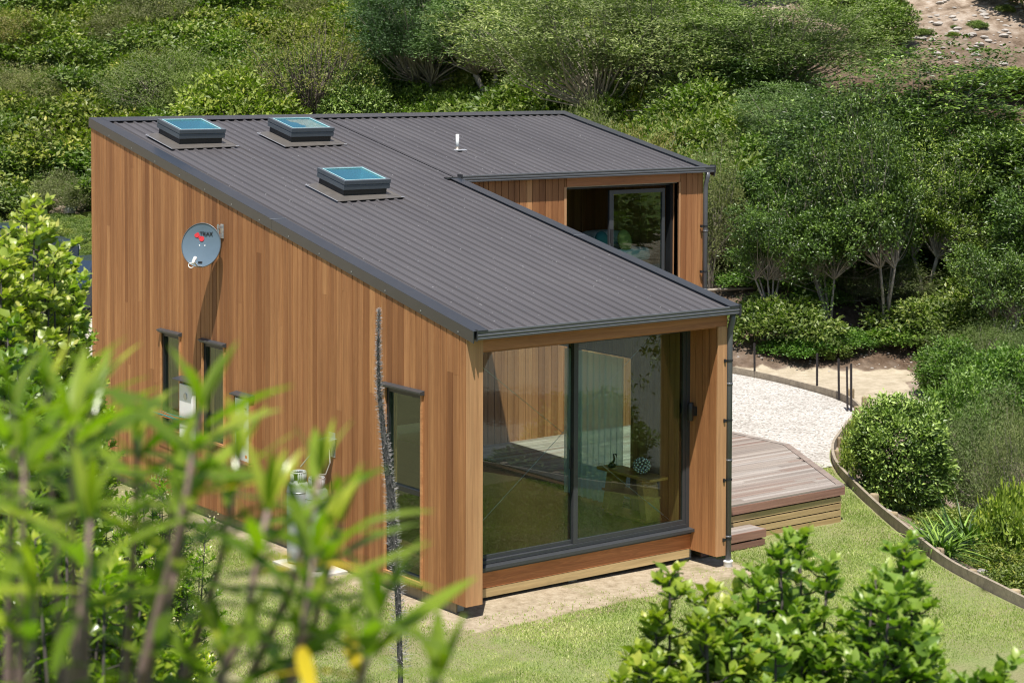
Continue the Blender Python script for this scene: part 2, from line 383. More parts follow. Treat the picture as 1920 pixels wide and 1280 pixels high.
# ------------------------------------------------------------------ terrain
def XY(px, d):
    """plan position on the vertical plane through a picture column, d metres ahead"""
    s = (px-960)/FP*d
    return CAM[0]+_fw[0]/math.cos(PIT)*d+_r[0]*s, CAM[1]+_fw[1]/math.cos(PIT)*d+_r[1]*s
EDGE = [(3.2,-15),(4.2,-10),(4.75,-7),(5.3,-5),(5.7,-3.57),(5.98,-2.75),(6.5,-1.6),(7.37,-.13),(8.1,1.0),(8.95,2.3),(9.85,3.5),(10.7,4.4),(11.7,5.2),(12.9,6.05),(13.85,6.7),(14.5,7.6),(14.95,8.9),(15.25,10.9),(15.1,14),(14.3,17.5),(12.5,21)]
def catmull(P, n=8):
    P = [np.array(p, float) for p in P]; P = [2*P[0]-P[1]]+P+[2*P[-1]-P[-2]]; out = []
    for i in range(1, len(P)-2):
        for k in range(n):
            t = k/n; a, b, c, d = P[i-1:i+3]
            out.append(.5*((2*b)+(-a+c)*t+(2*a-5*b+4*c-d)*t*t+(-a+3*b-3*c+d)*t**3))
    out.append(P[-2]); return np.array(out)
EC = catmull(EDGE)
def edge_dist(X, Y):
    """signed distance to the retaining curve, positive outside (to the east)"""
    sh = X.shape; P = np.stack([X.ravel(), Y.ravel()], 1); best = np.full(len(P), 1e9); sg = np.ones(len(P))
    for a, b in zip(EC[:-1], EC[1:]):
        ab = b-a; t = np.clip(((P-a) @ ab)/(ab @ ab), 0, 1); q = a+t[:, None]*ab; dv = P-q; dd = np.hypot(dv[:, 0], dv[:, 1])
        m_ = dd < best; best[m_] = dd[m_]; cr = ab[0]*dv[:, 1]-ab[1]*dv[:, 0]; sg[m_] = np.where(cr[m_] < 0, 1, -1)
    return (best*sg).reshape(sh)
def sstep(a, b, x):
    t = np.clip((x-a)/(b-a), 0, 1); return t*t*(3-2*t)
def wnoise(X, Y, s, seed=0):
    r = np.random.default_rng(seed); o = 0
    for i in range(5):
        th = r.uniform(0, 6.28); ph = r.uniform(0, 6.28); k = s*(1+i*.45)
        o = o+np.sin((X*math.cos(th)+Y*math.sin(th))*k+ph)*np.cos((X*math.sin(th*1.7)-Y*math.cos(th))*k*.7+ph*2)
    return o/5
def height(X, Y, parts=False):
    X = np.asarray(X, float); Y = np.asarray(Y, float)
    dx, dy = X-CAM[0], Y-CAM[1]; fx, fy = _fw[0]/math.cos(PIT), _fw[1]/math.cos(PIT)
    d = dx*fx+dy*fy; s = dx*_r[0]+dy*_r[1]
    z = np.full(X.shape, -.17)
    z = z+np.clip(17.2-np.maximum(d, -2), 0, 20)*.285*sstep(14, 9, s-np.clip(17-d, 0, 99)*.3)
    k = sstep(-4, 9, s)
    z = z+np.clip(d-60, 0, 14)*.06*(1-k)
    left = np.clip(d-74, 0, 400)*.50; right = np.clip(d-41.7, 0, 3)*.42+np.clip(d-44.7, 0, 17.6)*.29+np.clip(d-62, 0, 400)*.46
    z = z+left*(1-k)+right*k
    ed = edge_dist(X, Y)
    drop = np.clip(ed-.05, 0, 3.4)*.42*sstep(7.5, 2.5, Y)*sstep(48, 38, d)
    z = z-drop
    hill = sstep(0, 6, z+.1)
    z = z+wnoise(X, Y, .35, 3)*.5*hill+wnoise(X, Y, 1.1, 5)*.18*hill+wnoise(X, Y, 2.3, 6)*.03*(ed > .3)
    return (z, d, s, ed) if parts else z
def H(x, y): return float(height(np.array([x]), np.array([y]))[0])

def ground():
    def grid(lo, hi, n, c, k):
        t = np.linspace(-1, 1, n); g = np.sinh(t*k)/np.sinh(k); g = np.where(g < 0, g*(c-lo), g*(hi-c))+c; return g
    gx = grid(-160, 220, 330, 9, 3.2); gy = grid(-160, 260, 330, 6, 3.2)
    X, Y = np.meshgrid(gx, gy, indexing='ij'); z, d, s, ed = height(X, Y, True)
    n0, n1 = X.shape; V = np.stack([X.ravel(), Y.ravel(), z.ravel()], 1)
    i = np.arange(n0-1)[:, None]*n1+np.arange(n1-1)[None]; i = i.ravel()
    F = np.stack([i, i+n1, i+n1+1, i+1], 1)
    me = fast_mesh('ground', V, F, mats=[M['earth']], smooth=True)
    px = 960+s/np.maximum(d, 1)*FP
    k = sstep(-4, 9, s)
    gr = np.where((d < 20), .9, .25)+(1-k)*sstep(58, 61, d)*sstep(74, 70, d)*.75
    gr = gr-sstep(60, 70, d)*.25-k*sstep(41, 42, d)*sstep(70, 60, d)*.35
    bare = np.exp(-((px-1780)/150)**2-((d-72)/11)**2)+np.exp(-((px-470)/150)**2-((d-92)/6)**2)+np.exp(-((px-130)/90)**2-((d-76)/4)**2)
    gr = gr-bare
    sand = (px < 1715)*sstep(.05, .3, ed)*sstep(41.9, 41.5, d)*sstep(5.0, 6.5, Y)*1.1
    litter = k*sstep(41.5, 41.9, d)*sstep(68, 60, d)
    sand = sand+(1-k)*sstep(59, 55, d)*sstep(33, 37, d)*.9
    col = np.stack([np.clip(gr, 0, 1).ravel(), np.clip(sand, 0, 1).ravel(), np.clip(litter, 0, 1).ravel(), np.ones(X.size)], 1).astype(np.float32)
    a = me.color_attributes.new('cover', 'FLOAT_COLOR', 'POINT'); a.data.foreach_set('color', col.ravel())
    o = bpy.data.objects.new('ground', me); COL.objects.link(o); tag(o, kind='structure')
ground()

HX = 9.42
def lawn():
    xs = np.arange(-14, 13.6, .22); ys = np.arange(-14, 24, .22)
    X, Y = np.meshgrid(xs, ys, indexing='ij'); z, d, s, ed = height(X, Y, True)
    V = []; idx = {}; F = []; dry = []
    ok = (d > 17.0) & (ed < .35)
    # pull the outer row of vertices back onto the curve
    Xc, Yc = X.copy(), Y.copy()
    for i, j in zip(*np.where(ed > -.03)):
        if ok[i, j]:
            q = EC[np.argmin(np.hypot(EC[:, 0]-X[i, j], EC[:, 1]-Y[i, j]))]; Xc[i, j], Yc[i, j] = q[0]-.02, q[1]
    def vid(i, j):
        if (i, j) not in idx:
            idx[(i, j)] = len(V)
            x, y = Xc[i, j], Yc[i, j]
            V.append((x, y, -.15-max(0, .0)+.012*math.sin(x*1.3)*math.sin(y*1.7)))
            # distance to the walls of the house
            dw = min(max(abs(x-2.0)-2.05, 0, -y, y-10.4) if True else 9, 9)
            dleft = abs(x) if -0.2 < y < 10.5 and x < 0 else 9
            dfront = math.hypot(max(0, abs(x-2.1)-2.15), max(0, -.35-y, y-6))+.18*math.sin(x*5.1+1)*math.sin(x*2.3)
            v = max(0, 1-dfront/.42)*1.1+max(0, 1-dleft/1.6)*.62
            v += .55*math.exp(-((x+1.0)**2+(y-.2)**2)/.9)+.35*max(0, min(1, (-1-x)/3))
            dry.append(v)
        return idx[(i, j)]
    for i in range(len(xs)-1):
        for j in range(len(ys)-1):
            if ok[i, j] and ok[i+1, j] and ok[i, j+1] and ok[i+1, j+1]:
                xm, ym = xs[i]+.11, ys[j]+.11
                if ym > 7.2 and xm > 9.9: continue
                F.append((vid(i, j), vid(i+1, j), vid(i+1, j+1), vid(i, j+1)))
    me = fast_mesh('lawn', V, F, mats=[M['lawn']], smooth=True)
    a = me.attributes.new('dry', 'FLOAT', 'POINT'); a.data.foreach_set('value', np.array(dry, np.float32))
    o = bpy.data.objects.new('lawn', me); COL.objects.link(o); tag(o, kind='structure')
lawn()
def sheet(name, poly, z, m, kind='structure'):
    me = bpy.data.meshes.new(name); me.from_pydata([(x, y, z) for x, y in poly], [], [tuple(range(len(poly)))]); me.materials.append(m)
    o = bpy.data.objects.new(name, me); COL.objects.link(o); tag(o, kind=kind); return o
# shell gravel court: inside the curve, behind the deck
gc = [p for p in EC if p[1] > 3.6]
sheet('gravel_court', [(8.2, 3.55)]+[(p[0]-.04, p[1]) for p in gc]+[(8.2, 21), (8.2, 10)], -.136, M['gravel'])
dv = [XY(-60, 38), XY(215, 36), XY(330, 44), XY(330, 59), XY(-80, 58)]
sheet('driveway', dv, -.138, M['drive'])

def grass():
    # short tufts through the visible lawn
    n = 190000
    x = RNG.uniform(-3.2, 9.9, n*3); y = RNG.uniform(-4.6, 6, n*3)
    ed = edge_dist(x, y); d = (x-CAM[0])*.6013+(y-CAM[1])*.799
    inside = (x > -.02) & (y > .0) & (x < 4.3)
    deck = (x > 4) & (y > .8) & (x < 7.3+np.clip(y-.86, 0, 2.64)*.58)
    keep = (ed < -.06) & (d > 19) & ~inside & ~deck
    keep &= ~((x > -.2) & (x < 4.4) & (y > -.5) & (RNG.random(len(x)) < .93))
    keep &= ~((x > -.5) & (x < 0) & (RNG.random(len(x)) < .6))
    x, y = x[keep][:n], y[keep][:n]; n = len(x)
    V = np.zeros((n, 3, 3)); th = RNG.uniform(0, 6.28, n); h = RNG.uniform(.012, .034, n); wd = RNG.uniform(.004, .009, n)
    lean = RNG.normal(0, .012, (n, 2))
    V[:, 0] = np.stack([x-np.cos(th)*wd, y-np.sin(th)*wd, np.full(n, -.153)], 1)
    V[:, 1] = np.stack([x+np.cos(th)*wd, y+np.sin(th)*wd, np.full(n, -.153)], 1)
    V[:, 2] = np.stack([x+lean[:, 0], y+lean[:, 1], -.15+h], 1)
    rr = np.clip(.45+wnoise(x, y, 1.4, 9)*.5+wnoise(x, y, 3.7, 12)*.35+RNG.normal(0, .2, n), 0, 1)
    me = fast_mesh('grass', V.reshape(-1, 3), np.arange(n*3).reshape(-1, 3), np.repeat(rr, 3), [M['grassblade']])
    o = bpy.data.objects.new('grass', me); COL.objects.link(o); tag(o, 'short mown grass blades across the lawn', 'grass', kind='stuff')
grass()

# ------------------------------------------------------------------ the house
ZR = lambda y: 3.2796+.2151*(y+.1412)           # top of the barge flashing plane
SL = math.atan(.2151)
YB = 10.2; Y2 = 6.25; XW = 4.14; XM = 4.24; XR = 9.58
house = empty('timber_house', (0, 0, 0), 'timber clad house with L-shaped plan under a dark ribbed monopitch roof', 'house')

def board_wall(name, org, ud, nd, u0, u1, zb, zt, holes=(), w=.13, th=.019, m='cedar_z', parent=house, seed=1, joints=True, back=True):
    """vertical boards on the plane org+u*ud; nd is the outward normal; zt(u) is the top; holes are (u0,u1,z0,z1)"""
    rr = random.Random(seed); k = MB(); ud = Vector(ud); nd = Vector(nd); org = Vector(org)
    def strip(a, b, z0, ta, tb, col):
        # a box from a..b with a sloped top
        g = .0
        vs = []
        for dn in (0, th):
            pass
        P = lambda u, z, dn: org+ud*u+nd*dn+Vector((0, 0, z))
        k.hexa([P(a, z0, 0), P(b, z0, 0), P(b, z0, th), P(a, z0, th), P(a, ta, 0), P(b, tb, 0), P(b, tb, th), P(a, ta, th)], col)
    u = u0
    while u < u1-1e-4:
        ww = w*rr.choice([1, 1, 1, 1, .98, .72, 1.02]); b = min(u+ww, u1)
        if u1-b < .04: b = u1
        gap = .011; a0, b0 = u+gap/2, b-gap/2
        col = rr.random(); col2 = (col+rr.uniform(.2, .6)) % 1
        cut = sorted({a0, b0, *[h[0] for h in holes if a0 < h[0] < b0], *[h[1] for h in holes if a0 < h[1] < b0]})
        zj = rr.uniform(.3, 5.5) if joints and rr.random() < .55 else None
        for p, q in zip(cut[:-1], cut[1:]):
            mid = (p+q)/2; segs = [(zb, None)]
            hs = sorted([(h[2], h[3]) for h in holes if h[0] < mid < h[1]])
            z = zb; out = []
            for h0, h1 in hs:
                if h0 > z: out.append((z, h0))
                z = max(z, h1)
            if z < min(zt(p), zt(q)): out.append((z, None))
            for s0, s1 in out:
                ta, tb = (zt(p), zt(q)) if s1 is None else (s1, s1)
                if zj and s0+.1 < zj < min(ta, tb)-.1:
                    strip(p, q, s0, zj-.001, zj-.001, col); strip(p, q, zj+.001, ta, tb, col2)
                else: strip(p, q, s0, ta, tb, col if not zj or s0 < zj else col2)
        u = b
    o = k.build(name, m, parent)
    if back:   # dark building paper behind the boards, with the same openings
        kb = MB(); cuts = sorted({u0, u1, *[min(max(h[0], u0), u1) for h in holes], *[min(max(h[1], u0), u1) for h in holes]})
        P = lambda u, z, dn: org+ud*u+nd*dn+Vector((0, 0, z))
        for p, q in zip(cuts[:-1], cuts[1:]):
            if q-p < 1e-4: continue
            mid = (p+q)/2; z = zb+.01; out = []
            for h0, h1 in sorted([(h[2], h[3]) for h in holes if h[0] < mid < h[1]]):
                if h0 > z: out.append((z, h0, h0))
                z = max(z, h1)
            if z < zt(mid): out.append((z, zt(p)-.005, zt(q)-.005))
            for s0, ta, tb in out:
                kb.hexa([P(p, s0, -.09), P(q, s0, -.09), P(q, s0, -.004), P(p, s0, -.004), P(p, ta, -.09), P(q, tb, -.09), P(q, tb, -.004), P(p, ta, -.004)])
        kb.build('wall_core', 'black', o)
    return o

BT = lambda y: ZR(y)-.05
WIN = [(7.2, 7.77, 1.0, 2.40), (5.86, 6.47, 1.0, 2.40), (.93, 1.70, .10, 2.40)]
MET = (5.03, 5.49, .84, 1.78); HEA = (6.68, 7.12, .9, 1.78)
board_wall('side_wall', (-.0, 0, 0), (0, 1, 0), (-1, 0, 0), .02, YB, 0, BT, WIN+[MET, HEA], seed=5)
# end post of the long wall, faces the garden
k = MB(); k.box((-.018, -.002, 0), (.22, .018, ZR(0)-.13)); k.build('corner_board', 'cedar_pale', house, bevel=.003)
k = MB(); k.box((.10, .018, .01), (.215, .57, 3.0)); k.build('wall_end', 'cedar_z', house)
# right hand fin: inner face boards, front board
board_wall('fin_wall', (4.0, 0, 0), (0, 1, 0), (-1, 0, 0), .03, .60, 0, lambda u: 3.0, w=.1325, seed=21, joints=False, back=False)
k = MB(); k.box((3.982, -.002, 0), (XW, .028, 3.0)); k.build('corner_board', 'cedar_pale', house, bevel=.003)
board_wall('courtyard_wall', (XW, 0, 0), (0, 1, 0), (1, 0, 0), .03, Y2, 0, BT, [(1.6, 5.6, .33, 2.42)], seed=22)
# header and soffit of the garden front
k = MB(); k.box((.20, 0, 3.003), (XW, .03, 3.19)); k.build('header_board', 'cedar_x', house, bevel=.003)
k = MB()
for i in range(5): k.box((.215, .03+i*.108, 2.985), (3.98, .03+i*.108+.104, 3.002))
k.build('soffit', 'cedar_x', house)
# upper wing front
board_wall('wing_wall', (0, Y2, 0), (1, 0, 0), (0, -1, 0), XW+.02, HX, .36, lambda u: BT(Y2), [(6.43, 8.86, 2.62, 4.55)], w=.13, seed=31, joints=False)
board_wall('wing_side_wall', (HX, 0, 0), (0, 1, 0), (1, 0, 0), Y2, YB, .0, BT, seed=32)
board_wall('rear_wall', (0, YB, 0), (1, 0, 0), (0, 1, 0), 0, HX, .0, lambda u: BT(YB), seed=33)
k = MB(); k.box((6.43, Y2-.035, 4.40), (8.86, Y2+.0, 4.545)); k.build('header_board', 'cedar_x', house, bevel=.003)
box_obj('reveal', (6.38, Y2-.028, 2.62), (6.43, Y2+.28, 4.40), 'cedar_pale', house); box_obj('reveal', (8.86, Y2-.028, 2.62), (8.90, Y2+.28, 4.40), 'cedar_pale', house)

# base: pine boards and piles
k = MB(); k.box((.24, .50, -.095), (3.96, .53, .012)); k.build('base_board', 'pine_x', house)
k = MB(); k.box((.05, .3, -.16), (.07, YB, .01)); k.build('base_board', 'fence', house)
for y in (.35, 2.2, 4.2, 6.2, 8.2, 10): box_obj('pile', (.075, y, -.3), (.2, y+.14, .02), 'conc', house)
for x in (2.0,): box_obj('pile', (x, .6, -.3), (x+.14, .74, .02), 'conc', house)
box_obj('foundation', (3.9, .62, -.3), (4.1, 5.6, -.02), 'conc', house)

# interior shell
k = MB(); k.box((.1, .60, .22), (4.12, YB-.12, .33)); k.build('room_floor', 'floor', house)
board_wall('room_lining', (3.88, 0, 0), (0, 1, 0), (-1, 0, 0), .62, Y2+.2, .33, lambda y: ZR(y)-.33, [(1.6, 5.6, .30, 2.42)], w=.2, th=.012, m='int_wood', seed=41, joints=False, back=False)
board_wall('room_lining', (.13, 0, 0), (0, 1, 0), (1, 0, 0), .62, YB-.1, .33, lambda y: ZR(y)-.33, [(a, b, c, d) for a, b, c, d in WIN], w=.2, th=.012, m='int_wood', seed=42, joints=False, back=False)
board_wall('room_lining', (0, 7.9, 0), (1, 0, 0), (0, -1, 0), .14, 3.87, .33, lambda u: ZR(7.9)-.33, w=.2, th=.012, m='int_wood', seed=43, joints=False, back=False)
k = MB(); k.hexa([(.1, .03, ZR(.03)-.25), (4.1, .03, ZR(.03)-.25), (4.1, YB-.05, ZR(YB)-.30), (.1, YB-.05, ZR(YB)-.30), (.1, .03, ZR(.03)-.12), (4.1, .03, ZR(.03)-.12), (4.1, YB-.05, ZR(YB)-.12), (.1, YB-.05, ZR(YB)-.12)])
k.hexa([(4.1, Y2+.03, ZR(Y2)-.27), (9.4, Y2+.03, ZR(Y2)-.27), (9.4, YB-.05, ZR(YB)-.27), (4.1, YB-.05, ZR(YB)-.27), (4.1, Y2+.03, ZR(Y2)-.12), (9.4, Y2+.03, ZR(Y2)-.12), (9.4, YB-.05, ZR(YB)-.12), (4.1, YB-.05, ZR(YB)-.12)])
k.build('ceiling', 'ceil', house)
k = MB(); k.box((4.16, Y2+.1, 2.5), (9.3, YB-.12, 2.62)); k.build('loft_floor', 'floor', house)
board_wall('room_lining', (0, 9.3, 0), (1, 0, 0), (0, -1, 0), 4.2, 9.3, 2.62, lambda u: ZR(9.3)-.28, w=.2, th=.012, m='int_wood', seed=44, joints=False, back=False)
board_wall('room_lining', (9.28, 0, 0), (0, 1, 0), (-1, 0, 0), Y2+.1, 9.3, 2.62, lambda u: ZR(u)-.3, w=.2, th=.012, m='int_wood', seed=45, joints=False, back=False)
board_wall('room_lining', (6.2, 0, 0), (0, 1, 0), (1, 0, 0), Y2+.1, 9.3, 2.62, lambda u: ZR(u)-.3, w=.2, th=.012, m='int_wood', seed=46, joints=False, back=False)

# ---- roof sheet: ribbed, follows the slope
def roof_sheet(name, x0, x1, y0, y1, seed):
    prof = []; x = x0; i = 0; k = MB(); P = .1655
    pts = []
    x = .02
    while x < x1:
        for dx, dz in ((0, 0), (.092, 0), (.102, .023), (.133, .023), (.144, 0)):
            if x0 <= x+dx <= x1: pts.append((x+dx, dz))
        x += P; i += 1
    pts.append((x1, 0))
    V = []; F = []; rn = []
    for (x, dz) in pts:
        lap = .8 if (int((x-.02)/P) % 5 == 4 and dz > .01) else 0.0
        for y in (y0, y1): V.append((x, y, ZR(y)-.036+dz)); rn.append(lap)
    for (x, dz) in pts:
        for y in (y0, y1): V.append((x, y, ZR(y)-.038+dz)); rn.append(0)
    n = len(pts)*2
    for j in range(len(pts)-1):
        F.append((2*j, 2*j+2, 2*j+3, 2*j+1)); F.append((n+2*j, n+2*j+1, n+2*j+3, n+2*j+2)); F.append((2*j, n+2*j, n+2*j+2, 2*j+2))
        F.append((2*j+1, 2*j+3, n+2*j+3, n+2*j+1))
    me = fast_mesh(name, V, F, rn, [M['roof']])
    o = bpy.data.objects.new(name, me); COL.objects.link(o); o.parent = house; return o
roof_sheet('roof', .02, 4.22, -.115, YB, 1)
roof_sheet('roof', 4.2201, XR-.02, Y2-.115, YB, 2)
def sloped_strip(k, x0, x1, y0, y1, t0, t1):
    """slab following the roof between offsets t0 and t1 from the barge plane"""
    k.hexa([(x0, y0, ZR(y0)+t0), (x1, y0, ZR(y0)+t0), (x1, y1, ZR(y1)+t0), (x0, y1, ZR(y1)+t0), (x0, y0, ZR(y0)+t1), (x1, y0, ZR(y0)+t1), (x1, y1, ZR(y1)+t1), (x0, y1, ZR(y1)+t1)])
b = .03
k = MB(); sloped_strip(k, -b, .19, -.145, 4.52, -.006, .0); sloped_strip(k, -b-.002, .192, 4.50, YB+.05, -.004, .002)
sloped_strip(k, -b-.003, -b+.012, -.147, 4.52, -.142, -.001); sloped_strip(k, -b-.005, -b+.012, 4.50, YB+.05, -.142, .001)
k.build('barge_flashing', 'flash', house)
k = MB(); sloped_strip(k, 4.05, XM, -.145, Y2-.10, -.006, .0); sloped_strip(k, XM-.012, XM+.003, -.145, Y2-.12, -.142, -.001)
k.box((3.98, Y2-.13, ZR(Y2-.13)-.02), (4.40, Y2-.06, ZR(Y2-.1)+.004)); k.build('barge_flashing', 'flash', house)
k = MB(); sloped_strip(k, XR-.22, XR, Y2-.145, YB+.05, -.006, .001); sloped_strip(k, XR-.012, XR+.003, Y2-.145, YB+.05, -.142, -.001); k.build('barge_flashing', 'flash', house)
k = MB(); sloped_strip(k, .17, XR-.2, YB-.20, YB+.05, -.002, .004); k.box((-b, YB+.04, ZR(YB)-.15), (XR, YB+.055, ZR(YB+.05)-.004)); k.build('ridge_flashing', 'flash', house)
k = MB()     # bright lap joints and screw heads
for x0, x1, y in ((-.06, .20, 4.51),): sloped_strip(k, x0, x1, y-.004, y+.004, .002, .0035)
sloped_strip(k, 4.03, XM, 3.05, 3.056, .0005, .0015)
for y in np.arange(.15, YB, .78):
    for dz in (-.10,): k.box((-b-.010, y-.007, ZR(y)+dz-.007), (-b-.003, y+.007, ZR(y)+dz+.007))
for y in np.arange(.4, YB-.3, .9):
    for x in np.arange(.135, 4.1, .331):
        if random.random() < .8: k.box((x-.006, y-.006, ZR(y)-.012), (x+.006, y+.006, ZR(y)-.004))
for y in np.arange(6.6, YB-.3, .9):
    for x in np.arange(4.40, 9.4, .331):
        if random.random() < .8: k.box((x-.006, y-.006, ZR(y)-.012), (x+.006, y+.006, ZR(y)-.004))
k.build('roof_screws', 'galv', house)['kind'] = 'stuff'
# gutters
def gutter(x0, x1, y, z):
    k = MB(); prof = [(0, 0), (.118, 0), (.122, .018), (.114, .030), (.124, .046), (.124, .060), (.115, .070), (.125, .086), (.125, .104), (.112, .108), (.108, .098), (.108, .008), (0, .008)]
    k.extrude(prof, (x0, y, z), (x1, y, z), (0, -1, 0), (0, 0, 1)); o = k.build('gutter', 'pipe', house)
    box_obj('gutter_end', (x0-.006, y-.135, z-.012), (x0+.004, y+.0, z+.125), 'flash', o); box_obj('gutter_end', (x1-.004, y-.135, z-.012), (x1+.016, y+.0, z+.125), 'flash', o)
gutter(.03, XM-.004, -.012, 3.165); gutter(XM+.03, XR, Y2-.018-.0, 4.55)
# downpipes
def downpipe(x, y, zt, zb, foot=True):
    k = MB(); k.tube([(x, y-.03, zt), (x, y-.028, zt-.08), (x, y+.01, zt-.2), (x, y+.02, zt-.32), (x, y+.02, zb)], .040, 14)
    for z in np.arange(zb+.33, zt-.5, 1.0): k.tube([(x, y+.02, z), (x, y+.02, z+.03)], .045, 14)
    o = k.build('downpipe', 'pipe', house, smooth=True)
    for z in np.arange(zb+.30, zt-.4, .78):
        q = MB(); q.box((x-.085, y+.012, z), (x-.02, y+.03, z+.022)); q.tube([(x, y+.02, z-.0), (x, y+.02, z+.022)], .047, 12); q.box((x-.105, y-.0, z-.012), (x-.08, y+.04, z+.034)); q.build('bracket', 'alu_black', o)
    if foot:
        q = MB(); q.lathe([(.052, 0), (.060, .015), (.056, .07), (.066, .085), (.066, .10), (.046, .105)], (x, y+.02, zb-.07), 18); q.build('foot_socket', 'white', o, smooth=True)
downpipe(XW+.045, -.02, 3.16, -.10)
downpipe(HX+.02, Y2-.08, 4.55, .2, False)

# garden slider
YS = .56
def frame_box(k, a, b, y0, y1): k.box((a[0], y0, a[1]), (b[0], y1, b[1]))
sl = MB()
for (x0, z0, x1, z1) in ((.215, .30, 3.98, .345), (.215, 2.93, 3.98, 2.984), (.215, .345, .26, 2.93), (3.92, .345, 3.98, 2.93)):
    sl.box((x0, YS-.03, z0), (x1, YS+.07, z1))
so_ = sl.build('sliding_door', 'alu', house, bevel=.002)
k = MB()
for (x0, z0, x1, z1, y) in ((2.03, .346, 2.10, 2.929, -.02), (2.10, .346, 3.919, .40, -.02), (2.10, 2.88, 3.919, 2.929, -.02), (3.87, .40, 3.919, 2.88, -.02)):
    k.box((x0, YS+y, z0), (x1, YS+.02, z1))
for (x0, z0, x1, z1) in ((.261, .346, 2.08, .395), (.261, 2.88, 2.08, 2.929), (.261, .395, .31, 2.88), (2.035, .395, 2.085, 2.88)):
    k.box((x0, YS+.022, z0), (x1, YS+.06, z1))
k.build('sash', 'alu', so_, bevel=.002)
k = MB(); k.box((2.10, YS-.004, .40), (3.87, YS+.004, 2.88)); k.build('pane', 'glass', so_)
k = MB(); k.box((.31, YS+.036, .395), (2.035, YS+.044, 2.88)); k.build('pane', 'glass', so_)
k = MB(); k.extrude([(0, 0), (.16, -.012), (.16, -.05), (.15, -.05), (.15, -.022), (0, -.01)], (.215, YS+.03, .30), (3.985, YS+.03, .30), (0, -1, 0), (0, 0, 1))
k.box((.215, YS-.075, .215), (3.985, YS-.065, .262)); k.build('sill_flashing', 'alu', house)
k = MB(); k.box((.22, YS-.06, .02), (3.98, YS-.03, .225), .6); k.build('apron_board', wood('apron_cedar', [(.50, .20, .08), (.54, .22, .09)], 'x', cathedral=1.0), house)
k = MB(); k.box((1.99, YS+.015, 1.30), (2.03, YS+.021, 1.55)); k.build('handle', 'alu_black', so_)
# bracing rods inside
k = MB(); k.tube([(.35, .80, 3.0), (3.86, .80, .36)], .0028, 6); k.tube([(.35, .83, .40), (3.86, .83, 3.05)], .0028, 6)
k.tube([(3.50, .80, .63), (3.76, .80, .435)], .012, 8); k.build('bracing_rod', 'galv', house)

# tall windows in the side wall
def window(y0, y1, z0, z1, transom=None):
    k = MB(); X = -.045
    k.box((X, y0-.035, z0-.03), (.10, y0, z1)); k.box((X, y1, z0-.03), (.10, y1+.03, z1)); k.box((X-.006, y0-.036, z0-.035), (.10, y1+.03, z0)); o = k.build('window', 'cedar_y', house, bevel=.002)
    k = MB(); f = .045
    for a, b_, c, d in ((y0, y0+f, z0, z1), (y1-f, y1, z0, z1), (y0+f, y1-f, z0, z0+f), (y0+f, y1-f, z1-f-.02, z1)):
        k.box((-.015, a, c), (.06, b_, d))
    if transom: k.box((-.022, y0+f, transom-.03), (.06, y1-f, transom+.03)); k.box((-.03, y0+f, z1-.10), (.05, y0+f+.03, transom+.03)) if False else None
    k.build('window_frame', 'alu_black', o)
    k = MB(); k.box((.018, y0+f, z0+f), (.026, y1-f, z1-f)); k.build('pane', 'glass', o)
    hood(y0-.06, y1+.06, z1, o); return o
def hood(y0, y1, z, parent):
    k = MB(); k.extrude([(0, .045), (.075, .026), (.075, .010), (.055, .008), (.055, -.012), (.0, -.012)], (-.012, y0, z), (-.012, y1, z), (-1, 0, 0), (0, 0, 1)); k.build('head_flashing', 'alu', parent)
window(*WIN[0]); window(*WIN[1]); window(*WIN[2], transom=1.17)
# upper sliding door
k = MB()
for (x0, z0, x1, z1) in ((6.431, 2.62, 8.859, 2.67), (6.431, 4.345, 8.859, 4.399), (6.431, 2.67, 6.48, 4.345), (8.80, 2.67, 8.859, 4.345)): k.box((x0, Y2+.12, z0), (x1, Y2+.24, z1))
sl2 = k.build('sliding_door', 'alu_black', house)
k = MB()
for (x0, z0, x1, z1) in ((7.44, 2.672, 7.53, 4.30), (7.53, 2.672, 8.66, 2.74), (7.53, 4.235, 8.66, 4.30), (8.60, 2.74, 8.66, 4.235)): k.box((x0, Y2+.10, z0), (x1, Y2+.15, z1))
k.build('sash', 'alu', sl2, bevel=.002)
k = MB(); k.box((7.53, Y2+.121, 2.74), (8.60, Y2+.129, 4.235)); k.build('pane', 'glass', sl2)
k = MB(); k.box((7.46, Y2+.085, 3.42), (7.51, Y2+.10, 3.66)); k.box((7.46, Y2+.085, 3.24), (7.51, Y2+.10, 3.38)); k.build('handle', 'black', sl2)
k = MB(); k.box((7.475, Y2+.08, 3.29), (7.495, Y2+.0849, 3.33)); k.build('lock', 'galv', sl2)
# courtyard slider
k = MB()
for (y0, z0, y1, z1) in ((1.602, .332, 5.598, .37), (1.602, 2.37, 5.598, 2.418), (1.602, .37, 1.66, 2.37), (5.54, .37, 5.598, 2.37), (2.98, .37, 3.17, 2.37)): k.box((4.02, y0, z0), (4.13, y1, z1))
sl3 = k.build('sliding_door', 'alu_black', house)
k = MB(); k.box((4.05, 1.66, .37), (4.058, 2.98, 2.37)); k.build('pane', 'glass', sl3)

